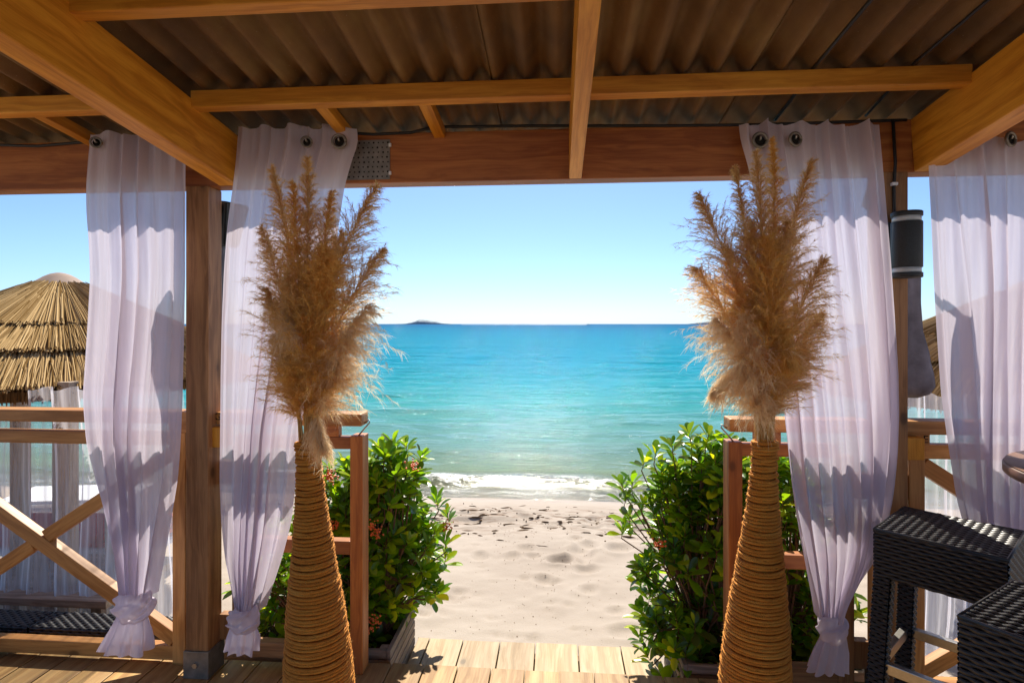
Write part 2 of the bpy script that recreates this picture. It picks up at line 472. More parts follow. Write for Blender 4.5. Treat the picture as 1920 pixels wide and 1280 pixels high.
def m_water():
    t = NT('sea_water')
    tc = t.add("TexCoord").outputs['Object']
    sp = t.add("SeparateXYZ"); t.link(tc, sp.inputs[0])
    X, Y = sp.outputs[0], sp.outputs[1]
    lg = t.math('LOGARITHM', t.math('MAXIMUM', Y, 7.0), 10.0)          # 7 m .85 ; 100 m 2 ; 6 km 3.78
    wob = t.noise(t.mapping(tc, (0.02, 0.07, 1)), 1.0, 4)
    lgw = t.math('ADD', lg, t.math('MULTIPLY', t.math('SUBTRACT', wob, 0.5), 0.12))
    f = t.math('DIVIDE', t.math('SUBTRACT', lgw, 0.85), 3.0)
    c = t.ramp(f, [(0.0, (0.22, 0.22, 0.13)), (0.021, (0.17, 0.205, 0.085)), (0.048, (0.115, 0.215, 0.165)), (0.081, (0.085, 0.245, 0.215)), (0.115, (0.035, 0.26, 0.26)),
                   (0.158, (0.012, 0.235, 0.28)), (0.223, (0.001, 0.21, 0.30)), (0.338, (0.0, 0.19, 0.31)), (0.47, (0.001, 0.165, 0.30)), (0.66, (0.012, 0.12, 0.26)), (0.9, (0.04, 0.10, 0.21))])
    # wave normals at several scales
    n1 = t.noise(t.mapping(tc, (0.55, 1.7, 1)), 1.0, 5, 0.6)
    n2 = t.noise(t.mapping(tc, (2.6, 6.5, 1)), 1.0, 5, 0.6)
    n3 = t.noise(t.mapping(tc, (0.10, 0.34, 1)), 1.0, 5, 0.6)
    n4 = t.noise(t.mapping(tc, (14, 26, 1)), 1.0, 3, 0.6)
    b1 = t.add("Bump"); b1.inputs['Strength'].default_value = 0.55; t.link(t.math('ADD', 0.11, t.math('MULTIPLY', f, 5.5)), b1.inputs['Distance']); t.link(n3, b1.inputs['Height'])
    b2 = t.add("Bump"); b2.inputs['Strength'].default_value = 0.6; t.link(t.math('ADD', 0.10, t.math('MULTIPLY', f, 0.9)), b2.inputs['Distance']); t.link(n1, b2.inputs['Height']); t.link(b1.outputs[0], b2.inputs['Normal'])
    b3 = t.add("Bump"); b3.inputs['Strength'].default_value = 0.6; t.link(t.math('ADD', 0.040, t.math('MULTIPLY', f, 0.30)), b3.inputs['Distance']); t.link(n2, b3.inputs['Height']); t.link(b2.outputs[0], b3.inputs['Normal'])
    b4 = t.add("Bump"); b4.inputs['Strength'].default_value = 0.5; b4.inputs['Distance'].default_value = 0.012; t.link(n4, b4.inputs['Height']); t.link(b3.outputs[0], b4.inputs['Normal'])
    # foam: bubbles along the swash line and on the little breaker
    nf = t.noise(t.mapping(tc, (1.2, 3.0, 1)), 2.0, 6, 0.7)
    nf2 = t.noise(tc, 26.0, 4, 0.7)
    at = t.add("Attribute", _attribute_name='foam')
    fo = t.math('MULTIPLY', at.outputs['Fac'], t.ramp(t.math('ADD', t.math('MULTIPLY', nf, 0.6), t.math('MULTIPLY', nf2, 0.4)), [(0.44, (0, 0, 0)), (0.56, (1, 1, 1))]))
    c = t.mix(fo, c, (0.82, 0.82, 0.80))
    rough = t.math('ADD', 0.045, t.math('MULTIPLY', fo, 0.5))
    fr0 = t.add("Fresnel"); fr0.inputs['IOR'].default_value = 1.33; t.link(b4.outputs[0], fr0.inputs['Normal'])
    cap = t.ramp(f, [(0.0, (0.85,) * 3), (0.05, (0.75,) * 3), (0.16, (0.48,) * 3), (0.35, (0.27,) * 3), (0.8, (0.20,) * 3)])
    dfs = t.add("BsdfDiffuse"); t.link(c, dfs.inputs[0]); t.link(b3.outputs[0], dfs.inputs['Normal'])
    gls = t.add("BsdfGlossy"); t.link(rough, gls.inputs['Roughness']); t.link(b4.outputs[0], gls.inputs['Normal'])
    p = t.add("MixShader"); t.link(t.math('MULTIPLY', fr0.outputs[0], cap), p.inputs[0]); t.link(dfs.outputs[0], p.inputs[1]); t.link(gls.outputs[0], p.inputs[2])
    # clear shallow film at the edge
    at2 = t.add("Attribute", _attribute_name='depth')
    tp = t.add("BsdfTransparent"); tp.inputs[0].default_value = (0.93, 0.97, 0.93, 1)
    gl = t.add("BsdfGlossy"); gl.inputs['Roughness'].default_value = 0.08; t.link(b4.outputs[0], gl.inputs['Normal'])
    fr = t.add("Fresnel"); fr.inputs['IOR'].default_value = 1.33; t.link(b4.outputs[0], fr.inputs['Normal'])
    m0 = t.add("MixShader"); t.link(fr.outputs[0], m0.inputs[0]); t.link(tp.outputs[0], m0.inputs[1]); t.link(gl.outputs[0], m0.inputs[2])
    m1 = t.add("MixShader"); t.link(t.math('MAXIMUM', at2.outputs['Fac'], fo), m1.inputs[0]); t.link(m0.outputs[0], m1.inputs[1]); t.link(p.outputs[0], m1.inputs[2])
    return t.done(m1)
M['water'] = m_water()
M['island'] = plain('hazed_island_scrub', (0.26, 0.31, 0.34), 0.9, 0.1, var=0.3, scale=0.05, bump=0.5, bdist=3)  # distance haze is put into this base colour: lighter, bluish scrub and rock
M['boat'] = plain('boat_hull', (0.10, 0.11, 0.13), 0.5)
M['wake'] = plain('wake_foam', (0.85, 0.86, 0.87), 0.7, var=0.05, scale=0.3)
M['steel'] = plain('brushed_steel', (0.45, 0.43, 0.40), 0.32, 0.5, 0.9, var=0.1, scale=80, bump=0.05)
M['zinc'] = plain('zinc_plate', (0.24, 0.22, 0.19), 0.5, 0.5, 0.75, var=0.25, scale=25, bump=0.05)
M['hole'] = plain('dark_void', (0.02, 0.018, 0.015), 0.9, 0.1)
M['black'] = plain('black_plastic', (0.018, 0.018, 0.02), 0.5, 0.4, var=0.2, scale=120)
M['lampgrey'] = plain('anthracite_paint', (0.03, 0.034, 0.035), 0.55, 0.4, var=0.2, scale=200)
M['glassring'] = plain('lamp_glass_ring', (0.55, 0.58, 0.58), 0.15, 0.6, var=0.1, scale=60)
M['rattan'] = plain('black_rattan', (0.018, 0.016, 0.017), 0.42, 0.55, var=0.35, scale=70, bump=0.15, bdist=0.001)
M['rattan_core'] = plain('rattan_core', (0.006, 0.006, 0.006), 0.8, 0.1)
M['canvas'] = plain('grey_canvas', (0.13, 0.13, 0.15), 0.9, 0.1, var=0.3, scale=14, bump=0.4, bdist=0.01)
M['cap'] = plain('parasol_cap', (0.33, 0.24, 0.19), 0.8, 0.2, var=0.12, scale=9)
M['table'] = plain('table_laminate', (0.20, 0.105, 0.06), 0.3, 0.5, var=0.2, scale=12, bump=0.02)
M['table_rim'] = plain('table_edge', (0.14, 0.07, 0.045), 0.4, 0.5, scale=20)
M['red'] = plain('red_cushion', (0.45, 0.045, 0.05), 0.8, 0.2, scale=40)
M['white'] = plain('white_plastic', (0.72, 0.73, 0.76), 0.5, 0.4, var=0.05, scale=20)
M['ink'] = plain('pencil_ink', (0.03, 0.02, 0.015), 0.8, 0.1)
M['weed'] = plain('dry_seaweed', (0.09, 0.055, 0.03), 0.9, 0.1, var=0.4, scale=40)
M['pebble'] = plain('pebble', (0.22, 0.15, 0.09), 0.8, 0.2, var=0.4, scale=50)

# ================================================================== SETTING
# ---------------------------------------------------------------- sand
SEA_Z = -0.75
def sand_base(Y):
    return np.interp(Y, [-500, 3.0, 5.2, 6.6, 7.3, 9.0, 14, 60, 400], [-0.27, -0.28, -0.47, -0.66, -0.752, -0.95, -1.5, -4, -12])
FOOT = []
for (px, py, w) in [(1065, 1052, 26), (1098, 1026, 34), (1090, 1040, 38), (1160, 1027, 34), (900, 1045, 26), (890, 1022, 14), (980, 1013, 12), (985, 1031, 26),
                    (1000, 1045, 20), (985, 1084, 16), (925, 1092, 12), (1045, 1092, 20), (960, 1046, 24), (1030, 1146, 16), (1066, 1135, 15), (1034, 1131, 14),
                    (800, 1146, 30), (830, 1152, 20), (817, 1190, 18), (890, 1178, 14), (932, 1192, 20), (960, 1196, 20), (1000, 1200, 24), (1205, 1197, 24), (1080, 1182, 14), (905, 1065, 14), (872, 1120, 12), (920, 1160, 16), (1095, 1055, 20), (790, 1105, 20)]:
    z = -0.33 if py > 1100 else -0.45
    for _ in range(4):
        p = Pz(px, py, z); z = float(sand_base(np.array([p.y]))[0])
    FOOT.append((p.x, p.y, w / F_PX * p.y * 0.62, rng.uniform(-0.5, 0.5)))
for _ in range(130):
    FOOT.append((rng.uniform(-7, 7), rng.uniform(2.9, 6.2), rng.uniform(0.05, 0.11), rng.uniform(-0.9, 0.9)))
xs = np.concatenate([np.array([-3000, -900, -300, -120, -60, -30, -18, -12]), np.arange(-8, 8.001, 0.032), np.array([12, 18, 30, 60, 120, 300, 900, 3000])])
ys = np.concatenate([np.array([-800, -200, -60, -20, -8, -3, 0, 1.5, 2.2]), np.arange(2.4, 7.8, 0.025), np.array([8.2, 9, 10.5, 13, 18, 30, 60, 120, 400])])
GX, GY = np.meshgrid(xs, ys)
GZ = sand_base(GY)
near = ((np.abs(GX) < 8.1) & (GY > 2.3) & (GY < 7.8)).astype(float)
land = np.clip((7.1 - GY) / 0.6, 0, 1)
GZ = GZ + near * land * (0.022 * vnoise(GX * 1.1 + 9, GY * 1.1) + 0.014 * vnoise(GX * 3.1, GY * 3.1 + 5) + 0.006 * vnoise(GX * 9.3 + 3, GY * 9.3) + 0.003 * vnoise(GX * 24, GY * 24))
wb = np.exp(-((GY - 6.0) / 0.55) ** 2) * near
GZ = GZ + wb * (0.035 * np.clip(vnoise(GX * 2.2, GY * 6.5 + 2), 0, 1) + 0.018 * vnoise(GX * 6, GY * 14) + 0.02 * np.clip(vnoise(GX * 3.7 + 7, GY * 11), 0.1, 1))
for fx, fy, fw, fa in FOOT:
    sl = (np.abs(xs - fx) < 0.5); sy = (np.abs(ys - fy) < 0.5)
    ix = np.where(sl)[0]; iy = np.where(sy)[0]
    if not len(ix) or not len(iy): continue
    dx = GX[np.ix_(iy, ix)] - fx; dy = GY[np.ix_(iy, ix)] - fy
    u = dx * math.cos(fa) + dy * math.sin(fa); v = -dx * math.sin(fa) + dy * math.cos(fa)
    r2 = (u / (fw * 0.85)) ** 2 + (v / (fw * 1.25)) ** 2
    dep = fw * 0.29
    GZ[np.ix_(iy, ix)] += -dep * np.exp(-r2 * r2 * 0.9) + dep * 0.42 * np.exp(-((np.sqrt(r2) - 1.5) / 0.38) ** 2)
nx, ny = len(xs), len(ys)
def grid_mesh(name, GX, GY, GZ, mat, parent=None):
    ny, nx = GX.shape
    V = np.stack([GX, GY, GZ], -1).reshape(-1, 3)
    i = np.arange(ny - 1)[:, None] * nx + np.arange(nx - 1)[None, :]
    Fq = np.stack([i, i + 1, i + nx + 1, i + nx], -1).reshape(-1, 4)
    me = bpy.data.meshes.new(name)
    me.vertices.add(len(V)); me.vertices.foreach_set("co", V.ravel())
    me.loops.add(Fq.size); me.loops.foreach_set("vertex_index", Fq.ravel().astype(np.int32))
    me.polygons.add(len(Fq)); me.polygons.foreach_set("loop_start", np.arange(0, Fq.size, 4, dtype=np.int32))
    me.polygons.foreach_set("use_smooth", np.ones(len(Fq), dtype=bool))
    me.update(calc_edges=True)
    me.materials.append(mat)
    return link(bpy.data.objects.new(name, me), parent)
sand = tag(grid_mesh("sand", GX, GY, GZ, M['sand']), "pale dry beach sand with footprints running down to the sea", None, None, "structure")
def sand_z(x, y):
    j = int(np.clip(np.searchsorted(xs, x), 0, nx - 1)); i = int(np.clip(np.searchsorted(ys, y), 0, ny - 1))
    return float(GZ[i, j])

# ---------------------------------------------------------------- sea
yy = [6.7]
while yy[-1] < 9000:
    yy.append(yy[-1] + max(0.03, (yy[-1] - 4) * 0.011))
yy = np.array(yy)
xp = [0.0]
while xp[-1] < 9000:
    xp.append(xp[-1] + max(0.085, (xp[-1] - 6) * 0.045))
xp = np.array(xp)
xx = np.concatenate([-xp[:0:-1], xp])
WX, WY = np.meshgrid(xx, yy)
fade = np.clip((70 - WY) / 55, 0, 1) * np.clip((40 - np.abs(WX)) / 25, 0, 1)
amp = np.interp(WY, [6.7, 7.4, 9, 14, 60], [0.0, 0.010, 0.036, 0.065, 0.10])
WZ = np.zeros_like(WX)
wr = np.random.RandomState(5)
for k in range(14):
    lam = 0.35 + 3.2 * (k / 13.0) ** 1.5
    ang = wr.normal(0, 0.22)
    ph = 2 * np.pi * (WY * math.cos(ang) + WX * math.sin(ang) + 0.6 * vnoise(WX * 0.28 + k * 3, WY * 0.18)) / lam + wr.uniform(0, 6.28)
    WZ += (lam / 4.0) ** 0.8 * 0.45 * (np.exp(np.sin(ph) - 1) * 2 - 1) * np.clip(0.65 + 0.9 * vnoise(WX * 0.21 + 11 * k, WY * 0.33 + 4 * k), 0, 1.6)
WZ = WZ * amp * fade
# the little breaker and the bore behind it
cy = 8.15 + 0.18 * vnoise(WX * 0.45, WX * 0 + 2.5) + 0.05 * vnoise(WX * 2.2, WX * 0 + 8.5)
hgt = 0.095 * np.clip(0.55 + 0.7 * vnoise(WX * 0.38 + 5.2, WX * 0 + 1.5), 0.12, 1.1)
dy = WY - cy
WZ += hgt * np.where(dy < 0, np.exp(-(dy / 0.16) ** 2), np.exp(-(dy / 0.42) ** 2))
cy2 = 9.75 + 0.3 * vnoise(WX * 0.33 + 4, WX * 0 + 6.5)
h2 = 0.05 * np.clip(vnoise(WX * 0.42 + 1.3, WX * 0 + 3.5) * 1.3, 0, 1)
WZ += h2 * np.exp(-((WY - cy2) / 0.25) ** 2)
edge = 7.25 + 0.10 * vnoise(WX * 0.6, WX * 0 + 0.5) + 0.04 * vnoise(WX * 2.3, WX * 0 + 4.5)
WZ += SEA_Z + 0.004 * vnoise(WX * 3, WY * 5)
WZ = np.where(WY < edge, WZ - np.clip((edge - WY) * 0.35, 0, 0.3), WZ)
sea = tag(grid_mesh("sea", WX, WY, WZ, M['water']), "turquoise rippled sea with a small breaking wave at the shore", None, None, "structure")
foam = np.clip(1 - np.abs(WY - edge - 0.28) / 0.42, 0, 1) * 0.38 + 0.85 * np.exp(-((dy + 0.02) / 0.16) ** 2) * np.clip(hgt / 0.057 - 0.55, 0, 1) + 0.25 * np.clip(1 - np.abs(WY - cy + 0.42) / 0.35, 0, 1)
foam += np.exp(-((WY - cy2 + 0.05) / 0.12) ** 2) * np.clip(h2 / 0.07 - 0.6, 0, 1) * 0.6
depth = np.clip((WY - edge) / 1.6, 0, 1) ** 0.7
for nm, arr in (("foam", np.clip(foam, 0, 1)), ("depth", depth)):
    a = sea.data.attributes.new(nm, 'FLOAT', 'POINT'); a.data.foreach_set("value", arr.ravel().astype(np.float32))

# ---------------------------------------------------------------- far islands and boat
def island(name, px0, px1, prof, Y, label):
    V, Fc = [], []
    n, m = 60, 12
    for i in range(n + 1):
        s = i / n
        px = px0 + (px1 - px0) * s
        p = Py(px, 607, Y)
        hgt = interp(prof, s) * Y / F_PX
        for j in range(m + 1):
            a = math.pi * j / m
            wob = 1 + 0.15 * mnoise.noise(Vector((i * 0.3, j * 0.7, Y)))
            V.append((p.x, Y - math.cos(a) * (hgt * 2.2 + 8), SEA_Z - 1 + (math.sin(a) * hgt * wob) + 1))
    for i in range(n):
        for j in range(m):
            b = i * (m + 1) + j
            Fc.append((b, b + 1, b + m + 2, b + m + 1))
    return tag(mesh_obj(name, V, Fc, M['island'], smooth=True), label, None, None, "structure")
island("island", 742, 848, [(0, 0.5), (0.18, 1.2), (0.3, 4), (0.42, 8.6), (0.55, 8.2), (0.64, 5.5), (0.72, 5.2), (0.8, 2.2), (0.9, 1.2), (1, 0.4)], 4200, "low blue-grey island humped on the sea horizon")
island("island", 1290, 1420, [(0, 0.4), (0.15, 3), (0.3, 5), (0.6, 6), (1, 3)], 5200, "low far headland on the horizon behind the dried plumes")

def boat(px, Y, L, label):
    p = Py(px, 607, Y)
    t = thing("motor_boat", (p.x, Y, SEA_Z), label, "boat", "boats on the horizon")
    bm = bmesh.new()
    st = [(-0.5, 0.32, 0.10), (-0.2, 0.36, 0.10), (0.2, 0.32, 0.11), (0.42, 0.15, 0.13), (0.5, 0.02, 0.15)]
    rings = []
    for s, w, h in st:
        rings.append([bm.verts.new((s * L, a * L * 0.4, z * L)) for a, z in ((-w, h), (-w * 0.7, 0), (0, -0.05), (w * 0.7, 0), (w, h))])
    for a, b in zip(rings, rings[1:]):
        for k in range(4):
            bm.faces.new((a[k], a[k + 1], b[k + 1], b[k]))
        bm.faces.new((a[4], a[0], b[0], b[4]))
    bm.faces.new(rings[0])
    Mx = Matrix.Translation((p.x, Y, SEA_Z))
    bm_obj("hull", bm, M['boat'], t, Mx)
    bm = bmesh.new()
    bmesh.ops.create_cube(bm, size=1)
    for v in bm.verts:
        k = 0.75 if v.co.z > 0 else 1
        v.co = Vector((v.co.x * L * 0.32 * k, v.co.y * L * 0.16, v.co.z * L * 0.14 + L * 0.17))
    bm_obj("cabin", bm, M['boat'], t, Mx)
    return p
bp = boat(1103, 1500, 9, "small dark motor boat trailing a long white wake")
boat(731, 2400, 8, "tiny dark boat left of the island")
V = []; Fc = []
for i in range(40):
    s = i / 39
    x = bp.x - 4 - s * 330
    w = 1.2 + 5.0 * s * (0.6 + 0.5 * rng.random())
    V += [(x, 1500 - w * 2, SEA_Z + 0.08), (x, 1500, SEA_Z + 0.75 * (1 - 0.6 * s)), (x, 1500 + w * 2, SEA_Z + 0.08)]
for i in range(39):
    for k in range(2):
        Fc.append((i * 3 + k, i * 3 + k + 1, i * 3 + k + 4, i * 3 + k + 3))
tag(mesh_obj("boat_wake", V, Fc, M['wake'], smooth=True), "white foam wake trailing behind the distant motor boat", None, None, "stuff")

# ---------------------------------------------------------------- deck and step
DECK_END = 2.47
deck = thing("deck", (0, 0, 0), None, None)
tag(deck, "timber plank deck under the shelter", None, None, "structure")
bw = 0.147
x = -4.4
k = 0
while x < 3.6:
    end = DECK_END + rng.uniform(-0.004, 0.004) if -0.9 < x < 0.8 else DECK_END - 0.03
    dz = rng.uniform(-0.0015, 0.0015)
    box("plank", (x, -4.4, -0.036 + dz), (x + bw - 0.005, end, dz), M['deck'], deck, 0.003)
    x += bw
box("joist", (-4.4, 2.33, -0.19), (3.6, 2.39, -0.04), M['post'], deck)
box("joist", (-4.4, 0.0, -0.19), (3.6, 0.06, -0.04), M['post'], deck)
box("joist", (-4.4, -3.2, -0.19), (3.6, -3.14, -0.04), M['post'], deck)
box("fascia_board", (-0.86, DECK_END - 0.06, -0.17), (0.74, DECK_END - 0.035, -0.041), M['deck'], deck)

step = thing("step", (-0.1, 2.7, -0.3), None, None)
tag(step, "pale wooden step of short planks down to the sand", None, None, "structure")
edges = [Pz(x, 1253, -0.17).x for x in (742, 783, 853, 929, 1001, 1086, 1171, 1246, 1300)]
edges[0] = max(edges[0], -0.74); edges[-1] = min(edges[-1], 0.53)
edges = [e for e in edges if -0.745 < e < 0.535]
if edges[-1] < 0.45: edges.append(0.53)
for a, b in zip(edges, edges[1:]):
    if b - a > 0.03:
        box("plank", (a + 0.003, DECK_END - 0.03, -0.205 + rng.uniform(-.002, .002)), (b - 0.003, 2.985 + rng.uniform(-0.006, 0.006), -0.17), M['step'], step, 0.003)
box("bearer", (-0.72, 2.53, -0.42), (0.50, 2.58, -0.206), M['post'], step)
box("bearer", (-0.72, 2.90, -0.42), (0.50, 2.95, -0.206), M['post'], step)

# ================================================================== SHELTER
SL = 0.12                                   # roof falls towards the sea
PF = 2.30                                   # front of the posts
def raf_z(Y): return 2.08 + SL * (PF - Y)
shelter = thing("beach_shelter", (0, 1.5, 0), "timber beach shelter with corrugated brown roof sheets over golden rafters", "shelter")
POSTS = [(-1.574, -1.474), (1.244, 1.344), (-4.35, -4.25), (3.4, 3.5)]
for i, (a, b) in enumerate(POSTS):
    po = box("post", (a, PF, 0.06), (b, PF + 0.10, 2.085), M['post'], shelter, 0.005)
    tag(po, "weathered brown square post")
    sh = box("post_shoe", (a - 0.006, PF - 0.008, 0.0), (b + 0.006, PF + 0.108, 0.115), M['zinc'], shelter, 0.002)
    V, Fc = tube_geo([((a + b) / 2, PF - 0.018, 0.06), ((a + b) / 2, PF - 0.007, 0.06)], 0.011, 6)
    mesh_obj("bolt", V, Fc, M['steel'], sh)
beam = box("beam", (-4.4, PF + 0.012, 2.085), (3.55, PF + 0.10, 2.290), M['beam'], shelter, 0.006)
tag(beam, "dark red-brown stained cross beam")
# little upper plate behind the post heads
for a, b, w in ((-1.42, -1.34, 0), (0.047, 0.097, 0), (1.362, 1.442, 0), (-4.2, -4.12, 0), (2.9, 2.98, 0)):
    h = 0.21
    y0 = -3.0
    r = timber("rafter", ((a + b) / 2, y0, raf_z(y0) + h / 2), ((a + b) / 2, PF + 0.008, raf_z(PF) + h / 2), b - a, h, M['rafter'], shelter, 0.005)
    tag(r, "golden pine rafter")
for y0, s0, s1 in ((1.99, -1.34, 0.047), (1.99, 0.097, 1.362), (1.99, -4.12, -1.42), (1.99, 1.442, 2.9), (1.465, -1.34, 0.047), (0.4, -1.34, 0.047), (0.4, 0.097, 1.362), (-0.8, -1.34, 0.047), (-0.8, 0.097, 1.362), (-2.2, -1.34, 0.047), (-2.2, 0.097, 1.362)):
    zb = 2.295 + SL * (1.99 - y0)
    box("purlin", (s0 - 0.004, y0, zb), (s1 + 0.004, y0 + 0.055, zb + 0.062), M['rafter'], shelter, 0.004)
def roof_z(Y): return 2.360 + SL * (1.99 - Y)
# short battens under the sheets between purlin and beam
for px0, px1 in ((597, 600), (793, 797), (62, 66)):
    a = Py(px0, 200, 2.02); b = Py(px1, 238, PF + 0.02)
    w = 0.045
    timber("batten", (a.x, 2.046, roof_z(2.046) - 0.034), (a.x + 0.0, PF + 0.06, roof_z(PF + 0.06) - 0.034), w, 0.045, M['rafter'], shelter, 0.003)
# corrugated sheets, each its own, overlapping at the seams
PITCH = 0.108
def roof_sheet(x0, nwave, y0, y1, lift):
    n = nwave * 12
    V, Fc = [], []
    rows = 14
    for j in range(rows + 1):
        Y = y0 + (y1 - y0) * j / rows
        for i in range(n + 1):
            x = x0 + PITCH * nwave * i / n
            s = 0.5 - 0.5 * math.cos(2 * math.pi * x / PITCH)
            z = roof_z(Y) + 0.050 * s + lift + 0.004 * mnoise.noise(Vector((x * 1.3, Y * 1.1, lift * 50)))
            V.append((x, Y, z))
    b = len(V)
    V += [(v[0], v[1], v[2] + 0.004) for v in V]
    for j in range(rows):
        for i in range(n):
            k = j * (n + 1) + i
            Fc.append((k, k + n + 1, k + n + 2, k + 1))
            Fc.append((b + k, b + k + 1, b + k + n + 2, b + k + n + 1))
    for j in range(rows):
        for i in (0, n):
            k = j * (n + 1) + i
            Fc.append((k, k + n + 1, b + k + n + 1, b + k))
    for i in range(n):
        for j in (0, rows):
            k = j * (n + 1) + i
            Fc.append((k, k + 1, b + k + 1, b + k))
    o = mesh_obj("roof_sheet", V, Fc, M['roof'], shelter, smooth=True)
    return o
x = -0.085 - 0.972 * 4
x = round(x / PITCH) * PITCH - 0.02
k = 0
while x < 3.3:
    roof_sheet(x, 9, 0.55, 2.58, 0.0 if k % 2 else 0.0055)
    roof_sheet(x, 9, -1.45, 0.75, 0.012 if k % 2 else 0.0175)
    roof_sheet(x, 9, -2.9, -1.25, 0.024 if k % 2 else 0.0295)
    x += PITCH * 9 - 0.035
    k += 1

# perforated nail plate and its staples on the beam
pa, pb = Py(648, 260, PF), Py(730, 328, PF)
zt, zb = 2.262, 2.098
plate = thing("nail_plate", (pa.x, PF, zb), "grey perforated steel nail plate fixed on the brown beam", "metal plate")
box("plate", (pa.x, PF + 0.007, zb), (pb.x, PF + 0.0125, zt), M['zinc'], plate, 0.001)
for i in range(9):
    for j in range(8):
        cx = pa.x + 0.012 + i * (pb.x - pa.x - 0.024) / 8 + (0.004 if j % 2 else 0); cz = zb + 0.012 + j * (zt - zb - 0.024) / 7
        V, Fc = tube_geo([(cx, PF + 0.0062, cz), (cx, PF + 0.009, cz)], 0.0032 if (i + j) % 3 else 0.0042, 8)
        mesh_obj("nail_hole", V, Fc, M['hole'], plate)
for z in (zb + 0.018, zt - 0.03):
    box("staple", (pb.x - 0.004, PF + 0.002, z), (pb.x + 0.006, PF + 0.011, z + 0.014), M['white'], plate, 0.001)

# ================================================================== FENCE PANELS
FY0, FY1 = 2.375, 2.425
def top_rail(parent, x0, x1, m='rail'):
    box("handrail", (x0, FY0 - 0.02, 1.064), (x1, FY1 + 0.02, 1.118), M[m], parent, 0.008)
def x_panel(x0, x1, label, stile_x):
    t = thing("fence_panel", ((x0 + x1) / 2, FY0, 0), label, "fence", "cross braced fence panels of the terrace")
    top_rail(t, x0, x1)
    for s in stile_x:
        box("stile", (s - 0.03, FY0 - 0.003, 0.012), (s + 0.03, FY1, 1.022), M['rail'], t, 0.004)
    a, b = stile_x[0] + 0.028, stile_x[1] - 0.028
    box("top_rail", (a, FY0, 0.965), (b, FY1 - 0.004, 1.022), M['rail'], t, 0.004)
    box("bottom_rail", (a, FY0, 0.022), (b, FY1 - 0.004, 0.084), M['rail'], t, 0.004)
    timber("brace", (a, FY0 + 0.024, 0.94), (b, FY0 + 0.024, 0.108), 0.044, 0.062, M['rail'], t, 0.003)
    mx, mz = (a + b) / 2, 0.524
    dx, dz = (b - a) / 2, 0.416
    timber("brace", (a, FY0 + 0.0255, 0.108), (mx - dx * 0.05, FY0 + 0.0255, mz - dz * 0.05), 0.04, 0.058, M['rail'], t, 0.003)
    timber("brace", (mx + dx * 0.05, FY0 + 0.0255, mz + dz * 0.05), (b, FY0 + 0.0255, 0.94), 0.04, 0.058, M['rail'], t, 0.003)
    for s in stile_x:
        box("spacer_block", (s - 0.05, FY0, 1.022), (s + 0.05, FY1, 1.064), M['rail'], t, 0.003)
        box("foot_block", (s - 0.035, FY0 + 0.005, 0.0), (s + 0.035, FY1 - 0.005, 0.014), M['rail'], t, 0.001)
    return t
lp = x_panel(-3.95, -1.574, "cross braced golden timber fence panel before the thatched parasol with draped veils", (-3.0, -1.655))
for z0, z1 in ((0.80, 0.90), (0.12, 0.23)):
    box("link_block", (-1.626, FY0 + 0.004, z0), (-1.573, FY1 - 0.01, z1), M['rail'], lp, 0.003)
rp = x_panel(1.344, 3.5, "cross braced timber fence panel beside the lamp post and black stools", (1.42, 2.75))
for z0, z1 in ((0.80, 0.90), (0.12, 0.23)):
    box("link_block", (1.343, FY0 + 0.004, z0), (1.392, FY1 - 0.01, z1), M['rail'], rp, 0.003)

def gate_panel(x_post, x_gate, side, label):
    """open panel between a shelter post and the gate post"""
    lo, hi = min(x_post, x_gate), max(x_post, x_gate)
    t = thing("gate_panel", ((lo + hi) / 2, FY0, 0), label, "fence", "open fence panels flanking the way to the beach")
    top_rail(t, lo if side < 0 else lo - 0.03, hi + 0.03 if side < 0 else hi)
    g = x_gate - side * 0
    gp = box("gate_post", (g - 0.028, FY0, 0.0), (g + 0.028, FY1 + 0.03, 1.02), M['gate'], t, 0.005)
    sx = x_post - side * 0.09
    box("stile", (sx - 0.03, FY0, 0.05), (sx + 0.03, FY1, 0.97), M['post'], t, 0.004)
    a, b = (sx + 0.03, g - 0.028) if side < 0 else (g + 0.028, sx - 0.03)
    box("top_rail", (a - 0.05, FY0 + 0.003, 0.962), (b, FY1, 1.014), M['gate'], t, 0.004)
    box("mid_rail", (a, FY0 + 0.003, 0.510), (b, FY1, 0.568), M['gate'], t, 0.004)
    box("bottom_rail", (a, FY0 + 0.003, 0.052), (b, FY1, 0.116), M['post'], t, 0.004)
    bx = g + side * 0.13
    box("spacer_block", (bx - 0.05, FY0 + 0.004, 1.014), (bx + 0.05, FY1 - 0.004, 1.064), M['gate'], t, 0.003)
    for z0, z1 in ((0.80, 0.90), (0.12, 0.23)):
        l, h = min(x_post, sx), max(x_post, sx)
        box("link_block", (l + (-0.001 if side < 0 else 0.028), FY0 + 0.006, z0), (h + (-0.028 if side < 0 else 0.001), FY1 - 0.006, z1), M['post'], t, 0.003)
    # bent wire catch between gate post and handrail end
    tip = g - side * 0.035
    tube("wire_catch", [(g - side * 0.0, FY0 + 0.02, 1.015), (g - side * 0.03, FY0 + 0.02, 1.050), (g - side * 0.052, FY0 + 0.02, 1.075), (g - side * 0.050, FY0 + 0.02, 1.087), (g - side * 0.028, FY0 + 0.02, 1.073)], 0.0035, M['steel'], t, 6)
    return t
gl = gate_panel(-1.474, -0.858, -1, "open fence panel with red-brown gate post before the bush with orange berries")
gr = gate_panel(1.244, 0.722, 1, "open fence panel with orange-brown gate post before the larger bush")
